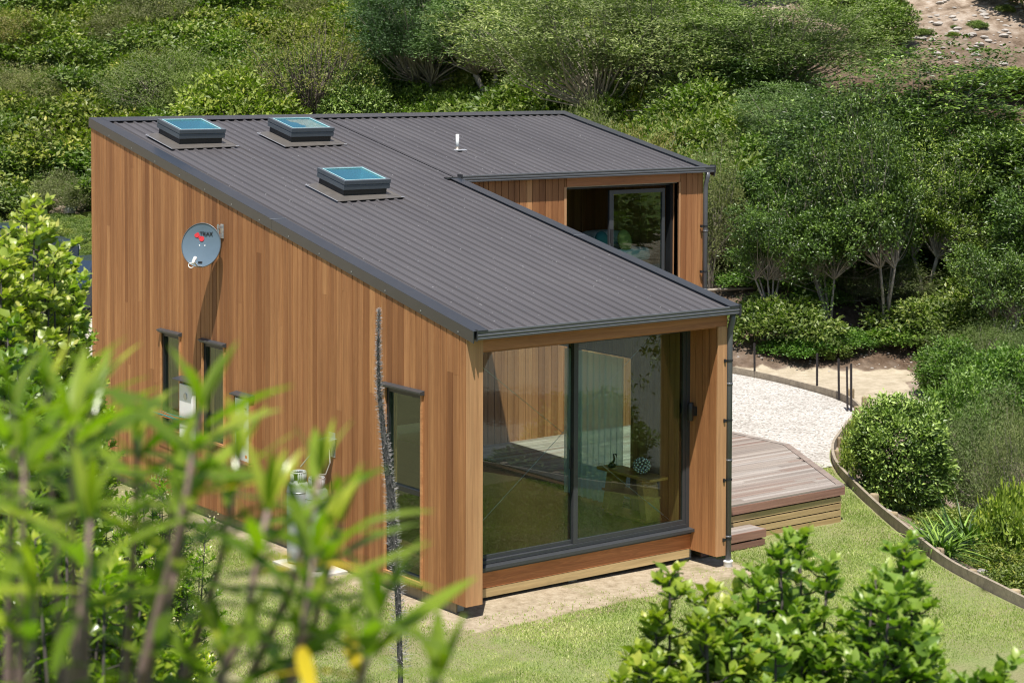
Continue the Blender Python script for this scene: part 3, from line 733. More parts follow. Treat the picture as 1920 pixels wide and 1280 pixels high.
# skylights
def skylight(x0, y0):
    X0, X1 = x0, x0+.79; D = .76
    Mx = Matrix.Translation((0, y0, ZR(y0)-.034)) @ Matrix.Rotation(SL, 4, 'X')
    k = MB()
    for q in ((X0+.03, .03, X1-.03, .06), (X0+.03, D-.06, X1-.03, D-.03), (X0+.03, .06, X0+.06, D-.06), (X1-.06, .06, X1-.03, D-.06)): k.box((q[0], q[1], -.02), (q[2], q[3], .17), M=Mx)
    o = k.build('skylight', 'sk_dark', house)
    k = MB()
    def ring(k, a, b, z0, z1, wd):
        k.box((X0+a, a, z0), (X1-a, a+wd, z1), M=Mx); k.box((X0+a, D-a-wd, z0), (X1-a, D-a, z1), M=Mx)
        k.box((X0+a, a+wd, z0), (X0+a+wd, D-a-wd, z1), M=Mx); k.box((X1-a-wd, a+wd, z0), (X1-a, D-a-wd, z1), M=Mx)
    ring(k, 0, 0, .135, .205, .05); ring(k, -.004, 0, .215, .275, .052); ring(k, .006, 0, .204, .216, .04); k.build('skylight_frame', 'sk_grey', o, bevel=.003)
    k = MB(); ring(k, .049, 0, .262, .2735, .012); k.build('glazing_seal', 'cyan', o)
    k = MB(); ring(k, .064, 0, .06, .25, .010); k.build('light_shaft', 'cyan', o)  # pale turquoise puts the lit look of the shaft walls into colour
    k = MB(); k.box((X0+.06, .06, .252), (X1-.06, D-.06, .26), M=Mx); k.build('pane', 'skyglass', o)
    k = MB(); k.box((X0+.061, .061, .028), (X1-.061, D-.061, .04), M=Mx); k.build('dark_well_floor', simple('well_depth_shade', (.045, .13, .19), .6), o)  # dark blue plate: shade of a deep well painted onto a shallow floor
    k = MB()   # flashing apron: front and left flare out over the ribs
    def flare(P): k.hexa([tuple(Mx @ Vector(p)) for p in P])
    flare([(X0-.20, -.19, .026), (X1+.19, -.13, .026), (X1+.0, .03, .026), (X0+.03, .03, .026), (X0-.20, -.19, .031), (X1+.19, -.13, .031), (X1+.0, .03, .05), (X0+.03, .03, .05)])
    flare([(X0-.20, -.19, .025), (X0+.03, .03, .025), (X0+.03, D, .025), (X0-.20, D-.05, .025), (X0-.20, -.19, .031), (X0+.03, .03, .05), (X0+.03, D, .05), (X0-.20, D-.05, .031)])
    flare([(X1-.03, -.02, .025), (X1+.19, -.13, .025), (X1+.17, D*.5, .025), (X1-.03, D, .025), (X1-.03, -.02, .05), (X1+.19, -.13, .031), (X1+.17, D*.5, .031), (X1-.03, D, .05)])
    k.build('apron_flashing', 'lead', o)
    for q in ((X0-.21, -.19, X0-.198, D-.06), (X0-.21, D-.06, X0+.03, D-.045), (X1+.14, -.125, X1+.20, -.105)):
        k = MB(); k.box((q[0], q[1], .0315), (q[2], q[3], .036), M=Mx); k.build('apron_edge', 'lead_bright', o)
    return o
skylight(.60, 8.44); skylight(2.55, 8.40); skylight(1.64, 5.38)
# vent pipe
vx, vy = 5.40, 7.83; vz = ZR(vy)-.03
k = MB(); k.tube([(vx, vy, vz), (vx, vy, vz+.26)], .028, 14); o = k.build('vent_pipe', 'white', house, smooth=True)
k = MB(); k.lathe([(.075, -.01), (.07, .02), (.04, .035), (.034, .055)], (vx, vy, vz), 16); k.build('pipe_boot', 'lead', o, smooth=True)
k = MB(); sloped_strip(k, vx-.12, vx+.12, vy-.12, vy-.05, -.008, -.004); k.build('pipe_flashing', 'lead_bright', o)

# ------------------------------------------------------------------ deck and step
deck = empty('deck', (4.2, .85, -.15), 'grey weathered timber deck with a reddish edge and pine slat skirt', 'deck')
def wp(o, parent):   # keep world position under a displaced parent
    o.parent = parent; o.matrix_parent_inverse = Matrix.Translation(-parent.location); return o
DP = [(4.17, .86), (7.25, .86), (8.78, 3.50), (8.78, 6.22), (4.17, 6.22)]
def clipx(y):
    if y < 3.50: return 7.25+(8.78-7.25)*(y-.86)/(3.50-.86)
    return 8.78
k = MB(); y = .86+.10; rr = random.Random(3)
while y < 6.2:
    xs_ = [4.17]+sorted(rr.uniform(4.4, 8.6) for _ in range(2))+[99]
    for a, c in zip(xs_[:-1], xs_[1:]):
        e0, e1 = min(c, clipx(y)-.12), min(c, clipx(y+.088)-.12)
        if e0-a < .05: continue
        k.hexa([(a+.003, y, .352), (e0, y, .352), (e1, y+.088, .352), (a+.003, y+.088, .352), (a+.003, y, .378), (e0, y, .378), (e1, y+.088, .378), (a+.003, y+.088, .378)], rr.random())
    y += .093
wp(k.build('deck_boards', 'deck'), deck)
k = MB(); dx, dy = 8.78-7.25, 3.5-.86; ln = math.hypot(dx, dy); nx, ny = -dy/ln, dx/ln
k.box((4.17, .845, .353), (7.20, .955, .382), .3)
def along(k, P, Q, w_, z0, z1, r):
    P = Vector((*P, 0)); Q = Vector((*Q, 0)); n_ = Vector((-(Q-P).y, (Q-P).x, 0)).normalized()*w_
    k.hexa([P+Vector((0, 0, z0)), Q+Vector((0, 0, z0)), Q+n_+Vector((0, 0, z0)), P+n_+Vector((0, 0, z0)), P+Vector((0, 0, z1)), Q+Vector((0, 0, z1)), Q+n_+Vector((0, 0, z1)), P+n_+Vector((0, 0, z1))], r)
along(k, (7.26, .845), (8.79, 3.49), .11, .353, .381, .9); along(k, (8.79, 3.49), (8.79, 6.22), .11, .353, .3815, .5)
wp(k.build('deck_border', 'deck'), deck)
k = MB(); k.box((4.17, .835, .245), (7.25, .857, .352), .5); along(k, (7.27, .85), (8.80, 3.49), .02, .245, .352, .6); wp(k.build('deck_fascia', 'deck_red'), deck)
k = MB()
for i in range(4):
    z = .118-i*.098+.02; k.box((4.17, .865, z), (7.21, .885, z+.080), random.random()); along(k, (7.22, .885), (8.74, 3.49), .02, z, z+.080, random.random())
wp(k.build('slat_skirt', 'pine_x'), deck)
k = MB(); k.box((4.3, 1.05, -.15), (7.05, 6.1, .33)); wp(k.build('underdeck_block', 'black'), deck)  # solid black block filling the space under the boards
step = empty('deck_step', (4.2, .55, -.15), 'low grey timber step below the front edge of the deck', 'step')
k = MB()
for i in range(3): k.box((4.18, .52+i*.105, .055), (5.36, .62+i*.105, .080), random.random())
wp(k.build('tread', 'deck'), step)
k = MB(); k.box((4.18, .505, -.03), (5.37, .519, .078)); k.box((5.361, .519, -.03), (5.38, .83, .078)); k.box((4.18, .51, -.135), (5.35, .53, -.055)); k.box((5.33, .53, -.135), (5.35, .83, -.055)); wp(k.build('riser', 'deck_red'), step)
lb2 = [wp(box_obj('leg', (a_, .56, -.15), (a_+.1, .8, .055), 'fence'), step) for a_ in (4.25, 5.15)]

# ------------------------------------------------------------------ retaining edge, posts
edge = empty('retaining_edge', (8.95, 2.3, -.15), 'low weathered timber retaining edge curving round lawn and gravel', 'retaining wall')
def ribbon(pts, z0, z1, th):
    V = []; F = []
    for i, p in enumerate(pts):
        t = pts[min(i+1, len(pts)-1)]-pts[max(i-1, 0)]; t = t/np.hypot(*t); nn = np.array([t[1], -t[0]])*th
        zz = z1+.012*math.sin(i*.37)
        V += [(p[0], p[1], z0), (p[0]+nn[0], p[1]+nn[1], z0), (p[0]+nn[0], p[1]+nn[1], zz), (p[0], p[1], zz)]
    for i in range(len(pts)-1):
        for a, c in ((0, 1), (1, 2), (2, 3), (3, 0)): F.append((i*4+a, i*4+c, i*4+4+c, i*4+4+a))
    return V, F
V, F = ribbon(EC, -1.2, -.01, .045); k = MB(); k.add(V, F, .4); wp(k.build('edging_board', 'fence_x'), edge)
s_acc = 0; last = EC[0]; pp = []
for p, q in zip(EC[:-1], EC[1:]):
    s_acc += np.hypot(*(q-p))
    if s_acc > 1.02: pp.append((q, (q-p)/np.hypot(*(q-p)))); s_acc = 0
for q, t in pp:
    if q[1] > 8.2 or q[1] < -8: continue
    n_ = np.array([t[1], -t[0]]); c = q+n_*.115; top = -.02+(.16 if q[1] > 5.8 else 0)+random.uniform(-.03, .03)
    k = MB(); k.lathe([(.068, -1.3), (.070, top-.02), (.064, top)], (c[0], c[1], 0), 14); wp(k.build('post', 'fence', smooth=False), edge)
fps = [(15.27, 10.97, .74), (14.97, 8.88, .80), (14.62, 7.95, .84), (13.90, 6.95, .92)]
LAB = ['thin dark steel fence post farthest along the gravel edge behind the downpipe', 'thin dark steel fence post second from the downpipe beside the gravel', 'thin dark steel fence post third from the downpipe beside the gravel', 'doubled dark steel fence post where gravel meets the wooden retaining posts']
for i, (x, y, h) in enumerate(fps):
    e = empty('fence_post', (x, y, -.15), LAB[i], 'fence post', 'steel posts round the gravel court')
    k = MB(); t = .022
    k.box((-t, -.004, 0), (t, .004, h)); k.box((-.004, -t, 0), (.004, t, h-.01))
    k.build('stake', 'ironpost', e)
    if i == 3:
        k = MB(); k.tube([(.0, .07, 0), (.06, .09, h*.93)], .02, 6); k.build('stake', 'ironpost', e)
    e.rotation_euler = (random.uniform(-.03, .03), random.uniform(-.03, .05), .6)

# ------------------------------------------------------------------ fittings on the walls
# satellite dish
DC = Vector((-.30, 6.01, 3.83)); dn = Vector((-.74, -.63, .20)).normalized()
dish = empty('satellite_dish', DC, 'round blue grey satellite dish bracketed to the long cedar wall', 'satellite dish')
du = (Vector((0, 0, 1))-dn*dn.z).normalized(); dr = du.cross(dn)       # dr is to the right when looking at its face
DM = Matrix((dr.to_4d(), du.to_4d(), dn.to_4d(), (0, 0, 0, 1))).transposed(); DM[3] = (0, 0, 0, 1); 
for i in range(3): DM[i][3] = 0
k = MB(); Rd = .30
prof = [(.001, -.045)]+[(Rd*t, -.045+.045*t*t) for t in (.2, .4, .6, .8, .93, 1)]
S = Matrix.Diagonal((.96, 1.03, 1, 1))
k.lathe([(a, z) for a, z in prof], seg=40, M=DM @ S, caps=False)
ob = k.build('reflector', 'dish', dish, smooth=True)
k = MB(); pts = [DM @ S @ Vector((math.cos(t)*Rd, math.sin(t)*Rd, .0)) for t in np.linspace(0, 2*math.pi, 49)]
k.tube(pts, .007, 6, cap=False); k.build('rim', 'sk_grey', dish, smooth=True)
k = MB(); k.lathe([(.001, -.075), (Rd*.7, -.045), (Rd*.98, -.008)], seg=40, M=DM @ S, caps=False); k.build('reflector_back', 'galv', dish, smooth=True)
def disc(k, c, r, z, n=20):
    k.add([DM @ Vector((c[0]+math.cos(2*math.pi*i/n)*r, c[1]+math.sin(2*math.pi*i/n)*r, z)) for i in range(n)]+[DM @ Vector((c[0]+math.cos(2*math.pi*i/n)*r, c[1]+math.sin(2*math.pi*i/n)*r, z-.012)) for i in range(n)],
          [tuple(range(n))]+[(i, i+n, (i+1) % n+n, (i+1) % n) for i in range(n)])
dz = lambda x, y: -.045+.045*((x/.96)**2+(y/1.03)**2)/Rd**2+.004
k = MB(); disc(k, (-.085, .145), .037, dz(-.085, .145)+.001); disc(k, (-.012, .093), .037, dz(-.012, .093)+.003); disc(k, (-.05, .119), .020, dz(-.05, .12)+.002); k.build('emblem', 'red', dish)
k = MB(); disc(k, (-.04, .0), .009, dz(0, 0)+.002); k.build('bolt', 'white', dish); k = MB(); disc(k, (.04, .0), .009, dz(0, 0)+.002); k.build('bolt', 'white', dish)
k = MB()
for c in ((-.012, -.245), (.012, -.245)): k.add([DM @ Vector((c[0]+a, c[1]+b_, dz(0, .245)+.003)) for a, b_ in ((-.02, -.016), (.02, -.016), (.02, .016), (-.02, .016))], [(0, 1, 2, 3)])
k.build('rating_sticker', 'black', dish)
fc = bpy.data.curves.new('lettering', 'FONT'); fc.body = 'TRIAX'; fc.size = .075; fc.extrude = .001; fc.offset = .0012; fc.space_character = .92
to = bpy.data.objects.new('lettering', fc); COL.objects.link(to); dg = bpy.context.evaluated_depsgraph_get()
me = bpy.data.meshes.new_from_object(to.evaluated_get(dg)); bpy.data.objects.remove(to)
me.materials.clear(); me.materials.append(M['black'])
for v in me.vertices:
    x, y = v.co.x-.045, v.co.y+.138; v.co = DM @ Vector((x, y, dz(x, y)+.004+v.co.z))
to = bpy.data.objects.new('lettering', me); COL.objects.link(to); to.parent = dish
# lnb arm
k = MB(); a0 = DM @ Vector((.03, -.30, .0)); a1 = DM @ Vector((.02, -.31, .14)); a2 = DM @ Vector((.0, -.25, .24))
k.tube([a0, a1, a2], .011, 8); k.build('feed_arm', 'galv', dish, smooth=True)
k = MB(); k.tube([a2, a2+(DM @ Vector((0, .05, -.06)))], [.022, .028], 14); k.tube([a2-(DM @ Vector((0, .04, -.02))), a2], [.018, .022], 10); k.build('receiver', 'white', dish, smooth=True)
k = MB(); cc = a2-(DM @ Vector((.03, .06, 0))); k.tube([cc+DM @ Vector((math.cos(t)*.04, math.sin(t)*.035, 0)) for t in np.linspace(.5, 5.8, 14)], .006, 6, cap=False); k.build('cable', 'white', dish)
wallp = Vector((-.02, 5.90, 4.06))-DC
k = MB(); back = DM @ Vector((0, .02, -.09)); k.tube([back, Vector((.17, .08, .12)), wallp+Vector((-.06, 0, -.02))], .017, 8); k.tube([wallp+Vector((-.07, 0, -.28)), wallp+Vector((-.07, 0, .06))], .016, 8)
k.build('mast', 'galv', dish)
k = MB(); k.box(tuple(wallp+Vector((-.012, -.04, -.14))), tuple(wallp+Vector((-.001, .04, .06)))); k.box(tuple(wallp+Vector((-.08, -.02, .0))), tuple(wallp+Vector((-.012, .02, .04)))); k.box(tuple(wallp+Vector((-.08, -.02, -.12))), tuple(wallp+Vector((-.012, .02, -.08)))); k.build('wall_bracket', 'galv', dish)

# meter box
mb = empty('meter_box', (-.02, 5.26, .84), 'white electricity meter box under a small charcoal hood on the side wall', 'meter box')
def lb(name, a, b_, m, parent, bevel=0):
    k = MB(); k.box(a, b_); o = k.build(name, m, bevel=bevel); return wp(o, parent)
lb('door', (-.075, 5.06, .88), (-.01, 5.46, 1.74), 'white', mb, .006); lb('vent_slot', (-.078, 5.13, 1.60), (-.0755, 5.25, 1.625), 'black', mb); lb('latch', (-.082, 5.10, 1.27), (-.0755, 5.12, 1.31), 'black', mb)
k = MB(); k.box((-.085, 5.03, .855), (.0, 5.055, 1.76)); k.box((-.085, 5.465, .855), (.0, 5.49, 1.76)); k.box((-.085, 5.03, .84), (.0, 5.49, .878)); wp(k.build('surround', 'cedar_y'), mb)
lb('warning_label', (-.0765, 5.12, .93), (-.0755, 5.17, .97), 'orange', mb)
k = MB(); k.extrude([(0, .055), (.12, .030), (.12, .012), (0, .0)], (-.012, 5.0, 1.765), (-.012, 5.52, 1.765), (-1, 0, 0), (0, 0, 1)); wp(k.build('hood', 'alu'), mb)
wh = empty('water_heater', (-.02, 6.9, .9), 'pale gas water heater under a charcoal hood between two slim windows', 'water heater')
lb('casing', (-.09, 6.70, .92), (-.02, 7.10, 1.72), 'white', wh, .012)
k = MB(); k.extrude([(0, .055), (.16, .030), (.16, .012), (0, .0)], (-.012, 6.64, 1.765), (-.012, 7.16, 1.765), (-1, 0, 0), (0, 0, 1)); wp(k.build('hood', 'alu'), wh)
k = MB(); k.lathe([(.001, 0), (.05, 0), (.05, .01), (.001, .01)], (-.10, 6.9, 1.55), 18, M=Matrix.Rotation(R(90), 4, 'Y')); wp(k.build('flue', 'galv'), wh)
# gas cylinders
def cylinder(x, y, label, zb=-.11):
    e = empty('gas_cylinder', (x, y, zb), label, 'gas cylinder', 'gas cylinders by the side wall'); e.scale = (.80, .80, .93)
    k = MB(); k.lathe([(.15, 0), (.185, .02), (.187, .10), (.19, .12), (.19, 1.0), (.187, 1.02), (.17, 1.09), (.12, 1.14), (.04, 1.155)], seg=28); k.build('tank', 'gasgrey', e, smooth=True)
    k = MB()
    for t in np.linspace(0, 2*math.pi, 25)[:-1]:
        if not (.3 < (t % math.pi) < .9): k.box((math.cos(t)*.12-.012, math.sin(t)*.12-.012, 1.12), (math.cos(t)*.12+.012, math.sin(t)*.12+.012, 1.26))
    k.lathe([(.125, 1.25), (.135, 1.26), (.125, 1.275), (.115, 1.262), (.125, 1.25)], seg=24); k.build('collar', 'gasgrey', e, smooth=True)
    k = MB(); k.tube([(0, 0, 1.15), (0, 0, 1.25)], .018, 10); k.tube([(-.03, 0, 1.22), (.04, 0, 1.22)], .014, 8); k.build('valve', 'brass', e)
    k = MB(); k.lathe([(.191, .98), (.194, .99), (.191, 1.0)], seg=28); k.build('weld_band', 'galv', e, smooth=True)
    return e
c1 = cylinder(-.30, 2.90, 'tall pale grey gas cylinder with an orange tag nearest the corner window', -.10)
k = MB(); k.add([(-.196, -.06, .70), (-.196, .0, .70), (-.196, -.03, .64), (-.19, -.06, .70), (-.19, .0, .70), (-.19, -.03, .64)], [(0, 1, 2), (3, 5, 4), (0, 3, 4, 1), (1, 4, 5, 2), (2, 5, 3, 0)]); k.build('warning_tag', 'orange', c1)
cylinder(-.30, 3.36, 'grey gas cylinder standing second behind the oleander leaves', -.10)
rg = empty('gas_regulator', (-.02, 2.98, 1.35), 'gas regulator under a small galvanised cover with looping hoses', 'regulator')
k = MB(); k.hexa([(-.22, 2.86, 1.515), (-.02, 2.86, 1.545), (-.02, 3.10, 1.545), (-.22, 3.10, 1.515), (-.22, 2.86, 1.518), (-.02, 2.86, 1.548), (-.02, 3.10, 1.548), (-.22, 3.10, 1.518)]); k.box((-.024, 2.90, 1.30), (-.02, 3.06, 1.62)); wp(k.build('cover', 'galv'), rg)
k = MB(); k.lathe([(.001, 0), (.06, 0), (.06, .05), (.03, .06)], (-.10, 2.98, 1.42), 16, M=Matrix.Rotation(R(-90), 4, 'Y')); k.box((-.13, 2.95, 1.30), (-.06, 3.01, 1.42)); wp(k.build('regulator_body', 'alu'), rg)
k = MB()
k.tube([(-.10, 2.94, 1.44), (-.16, 2.82, 1.42), (-.2, 2.74, 1.28), (-.24, 2.78, 1.13), (-.28, 2.87, 1.12)], .008, 6); k.tube([(-.10, 3.02, 1.44), (-.16, 3.14, 1.40), (-.22, 3.26, 1.26), (-.28, 3.34, 1.14)], .008, 6); wp(k.build('hose', 'stone'), rg)
pad = empty('concrete_pad', (-.3, 3.1, -.15), 'flat concrete pad under the gas cylinders', 'pad')
k = MB(); k.box((-.54, 2.60, -.17), (-.02, 3.62, -.11)); wp(k.build('slab', 'conc', bevel=.006), pad)
# grey box and clothes line brackets farther along
cl = empty('folding_clothesline', (-.02, 7.5, 1.2), 'folded wall clothesline with orange and green cords under the far slim window', 'clothesline')
k = MB(); k.tube([(-.10, 6.7, 1.22), (-.10, 7.75, 1.22)], .014, 6); k.tube([(-.28, 6.75, 1.25), (-.28, 7.7, 1.25)], .014, 6); wp(k.build('frame_tube', 'teal'), cl)
k = MB()
for i in range(5): k.tube([(-.09-.04*i, 6.74, 1.24), (-.09-.04*i, 7.2, 1.215), (-.09-.04*i, 7.7, 1.24)], .004, 5)
wp(k.build('cord', 'orange'), cl)

# wall light on the fin
wl = empty('wall_light', (3.98, .42, 1.85), 'black cylindrical up and down light on the inner cedar fin', 'wall light')
k = MB(); k.lathe([(.001, -.12), (.036, -.12), (.040, -.115), (.040, .115), (.036, .12), (.001, .12)], (-.09, 0, 0), 20); k.build('barrel', 'black', wl, smooth=True)
k = MB(); k.box((-.06, -.03, -.06), (-.001, .03, .06)); k.build('mounting', 'black', wl, bevel=.003)

# ------------------------------------------------------------------ things indoors
bench = empty('console_bench', (3.68, 1.35, .33), 'honey coloured three tier wooden bench behind the garden glass', 'bench')
def bb(name, a, b_, m='honey', bev=.004):
    k = MB(); k.box(a, b_); return k.build(name, m, bench, bevel=bev)
bb('top', (-.16, -.55, .56), (.16, .55, .60)); bb('shelf', (-.15, -.42, .29), (.15, .45, .32)); bb('foot_rail', (-.15, -.45, .0), (.15, .40, .035))
for y, dy_ in ((-.30, -.10), (.30, .10)):
    k = MB(); k.hexa([(-.13, y+dy_-.06, .035), (.13, y+dy_-.06, .035), (.13, y+dy_+.06, .035), (-.13, y+dy_+.06, .035), (-.13, y-.06, .56), (.13, y-.06, .56), (.13, y+.06, .56), (-.13, y+.06, .56)])
    k.build('leg', 'honey', bench)
bowl = empty('mirror_ornament', (3.66, 1.12, .93), 'silver cluster ball of mirrored beads on top of the bench', 'ornament')
k = MB(); gr = random.Random(4)
for i in range(70):
    z = 1-2*(i+.5)/70; t = i*2.39996; rr_ = math.sqrt(1-z*z); c = Vector((rr_*math.cos(t)*.11, rr_*math.sin(t)*.11, .12+z*.10)); k.lathe([(.001, -.02), (.014, -.014), (.02, 0), (.014, .014), (.001, .02)], c, 8)
k.build('bead_ball', simple('mirror_beads', (.75, .78, .8), .12, .9), bowl, smooth=True)
sw = empty('swan_ornament', (3.62, 1.66, .93), 'small dark bird figurine with curved neck on the bench end', 'ornament')
k = MB(); k.tube([(0, .03, .05), (0, -.02, .12), (0, .0, .19), (0, -.05, .20), (0, -.07, .16)], [.02, .014, .011, .010, .006], 8); k.lathe([(.001, 0), (.05, .01), (.055, .04), (.02, .075), (.001, .08)], (0, .03, 0), 14); k.build('figurine', 'black', sw, smooth=True)
cu = MB(); n_ = 60; V = []; 
for i in range(n_+1):
    y = 1.68+(2.95-1.68)*i/n_; x = 3.80+.028*math.sin(i*1.05)
    V += [(x, y, .36), (x, y, 2.40)]
cu.add(V, [(2*i, 2*i+2, 2*i+3, 2*i+1) for i in range(n_)]); co = cu.build('curtain', 'curtain', smooth=True); tag(co, 'pale turquoise sheer curtain hanging beside the courtyard opening', 'curtain')
bedo = empty('bed', (8.0, 8.0, 2.62), 'bed with pale blue patterned cover just inside the upper sliding door', 'bed')
k = MB(); k.box((-1.0, -.95, .12), (1.0, .95, .38)); k.build('bed_base', 'int_wood', bedo)
k = MB(); k.box((-.98, -.94, .38), (.98, .94, .60)); o = k.build('mattress', 'bed', bedo, bevel=.06)
def pillow(name, c, s, m):
    k = MB(); V = []; F = []; nx_, ny_ = 10, 10
    for sgn in (1, -1):
        for i in range(nx_+1):
            for j in range(ny_+1):
                u, v = i/nx_*2-1, j/ny_*2-1; V.append((u*s[0], v*s[1], sgn*s[2]*max(0, (1-u**4)*(1-v**4))**.5))
    for q in range(2):
        o_ = q*(nx_+1)*(ny_+1)
        for i in range(nx_):
            for j in range(ny_): F.append(tuple(o_+a for a in (i*(ny_+1)+j, (i+1)*(ny_+1)+j, (i+1)*(ny_+1)+j+1, i*(ny_+1)+j+1)))
    k.add(V, F); return k, V
for nm, c, s, m_, rx, lab in (('pillow', (8.85, 8.2, 3.33), (.42, .30, .12), 'bed', 0, 'plump pale blue pillow on the bed'), ('cushion', (7.95, 7.15, 3.36), (.20, .20, .06), 'teal', 75, 'round dark teal cushion leaning at the bed edge'), ('cushion', (8.45, 7.15, 3.36), (.20, .20, .06), 'olive', 75, 'olive green cushion leaning beside the teal one')):
    k, _ = pillow(nm, c, s, m_)
    if nm == 'cushion': k = MB(); k.lathe([(.001, -.06), (.11, -.055), (.17, -.02), (.17, .02), (.11, .055), (.001, .06)], seg=24, M=Matrix.Diagonal((.85, 1.1, 1, 1)))
    o = k.build(nm, m_, smooth=True); o.location = c; o.rotation_euler[0] = R(rx); tag(o, lab, nm)

# ------------------------------------------------------------------ cars by the driveway
def car(x, y, rz, paint, label):
    e = empty('parked_car', (x, y, H(x, y)+.02), label, 'car', rz=rz)
    side = [(-2.15, .35), (-2.18, .75), (-2.0, .92), (-1.0, 1.0), (-.45, 1.42), (1.25, 1.46), (1.85, 1.02), (2.15, .95), (2.2, .4), (1.75, .28), (-1.75, .28)]
    k = MB(); n = len(side); V = []
    for sx, ins in ((-.88, 0), (.88, 0)):
        V += [(sx*(1 if z < 1.05 else .78), yy, z) for yy, z in side]
    k.add(V, [tuple(range(n)), tuple(range(n, 2*n))[::-1]]+[(i, n+i, n+(i+1) % n, (i+1) % n) for i in range(n)]); k.build('body', paint, e, bevel=.06)
    k = MB()
    for s_ in (-1, 1): k.hexa([(s_*.79, -.75, 1.04), (s_*.80, 1.45, 1.04), (s_*.81, 1.45, 1.04), (s_*.81, -.75, 1.04), (s_*.70, -.35, 1.36), (s_*.70, 1.1, 1.38), (s_*.73, 1.1, 1.38), (s_*.73, -.35, 1.36)])
    k.box((-.62, -.95, 1.04), (.62, -.93, 1.06)); k.build('side_glass', 'carglass', e)
    for sx in (-.80, .80):
        for yy in (-1.35, 1.3):
            k = MB(); k.lathe([(.001, -.1), (.31, -.1), (.33, -.06), (.33, .06), (.31, .1), (.001, .1)], (sx, yy, .32), 24, M=Matrix.Rotation(R(90), 4, 'Y')); wob = k.build('wheel', 'rubber', e, smooth=True)
            k = MB(); k.lathe([(.001, -.103), (.20, -.103), (.20, .103), (.001, .103)], (sx, yy, .32), 18, M=Matrix.Rotation(R(90), 4, 'Y')); k.build('rim', 'galv', wob)
    for sx in (-.65, .65):
        k = MB(); k.box((sx-.15, -2.20, .62), (sx+.15, -2.13, .76)); k.build('headlight', 'white', e)
    return e
x, y = XY(188, 51.5); car(x, y, R(118), 'carblue', 'dark blue car parked on the drive behind the far house corner')
x, y = XY(5, 61); car(x, y, R(80), 'carblue', 'dark car half hidden at the edge of the light green shrubs')
x, y = XY(127, 73.5)
bk = empty('garden_bucket', (x, y, H(x, y)), 'white bucket lying at the foot of the rough bank', 'bucket', rz=.6); bk.rotation_euler[1] = R(70)
k = MB(); k.lathe([(.001, 0), (.15, 0), (.20, .38), (.21, .39), (.19, .37), (.14, .02), (.001, .015)], (-.18, 0, -.05), 20); k.build('pail', 'white', bk, smooth=True)
sh = empty('spade', (x+.15, y+.3, H(x+.15, y+.3)), 'long handled spade stuck upright behind the white bucket', 'spade')
k = MB(); k.tube([(0, 0, .2), (.02, 0, 1.15)], .025, 8); k.build('shaft', 'stone', sh)
k = MB(); k.box((-.1, -.01, -.1), (.1, .01, .22)); k.build('blade', 'galv', sh)

# ------------------------------------------------------------------ foliage
def unit(v): return v/np.maximum(np.linalg.norm(v, axis=-1, keepdims=True), 1e-9)
def diamond_leaves(P, T, Nn, Ln, Wd, rnd):
    """folded diamond leaf, two triangles each"""
    n = len(P); T = unit(T); B = unit(np.cross(Nn, T)); Nn = np.cross(T, B)
    Ln = np.broadcast_to(Ln, (n,))[:, None]; Wd = np.broadcast_to(Wd, (n,))[:, None]
    V = np.stack([P, P+T*Ln*.45+B*Wd*.5+Nn*Wd*.15, P+T*Ln, P+T*Ln*.45-B*Wd*.5+Nn*Wd*.15], 1).reshape(-1, 3)
    i = np.arange(n)*4
    F = np.stack([np.stack([i, i+1, i+2], 1), np.stack([i, i+2, i+3], 1)], 1).reshape(-1, 3)
    return V, F, np.repeat(rnd, 4)
def strip_leaves(P, T, Nn, Ln, Wd, rnd, seg=5, droop=.25, wave=0.0, shape=None, rng=RNG):
    """curved leaf of seg sections, three verts each (folded along the midrib)"""
    n = len(P); T = unit(T); B = unit(np.cross(Nn, T)); Nn = np.cross(T, B)
    Ln = np.broadcast_to(Ln, (n,))[:, None]; Wd = np.broadcast_to(Wd, (n,))[:, None]
    t = np.linspace(0, 1, seg+1); prof = shape(t) if shape else np.sin(np.pi*np.clip(t*.92+.06, 0, 1))
    rows = []; dr_ = (droop*rng.uniform(.3, 1.6, n))[:, None]; ph = rng.uniform(0, 6.28, n)[:, None]
    for k_, tt in enumerate(t):
        c = P+T*Ln*tt-Nn*Ln*dr_*tt*tt; wv = Nn*Wd*wave*np.sin(ph+k_*2.2)
        rows += [c-B*Wd*.5*prof[k_]+Nn*Wd*.12*prof[k_]+wv, c, c+B*Wd*.5*prof[k_]+Nn*Wd*.12*prof[k_]-wv]
    V = np.stack(rows, 1).reshape(-1, 3); m_ = 3*(seg+1); i = np.arange(n)[:, None]*m_
    q = []
    for k_ in range(seg):
        o = 3*k_; q += [[o, o+1, o+4, o+3], [o+1, o+2, o+5, o+4]]
    F = (i[:, None]+np.array(q)[None]).reshape(-1, 4)
    return V, F, np.repeat(rnd, m_)
def rdirs(rng, n, zmin=-.3):
    z = rng.uniform(zmin, 1, n); t = rng.uniform(0, 2*np.pi, n); r_ = np.sqrt(1-z*z); return np.stack([r_*np.cos(t), r_*np.sin(t), z], 1)
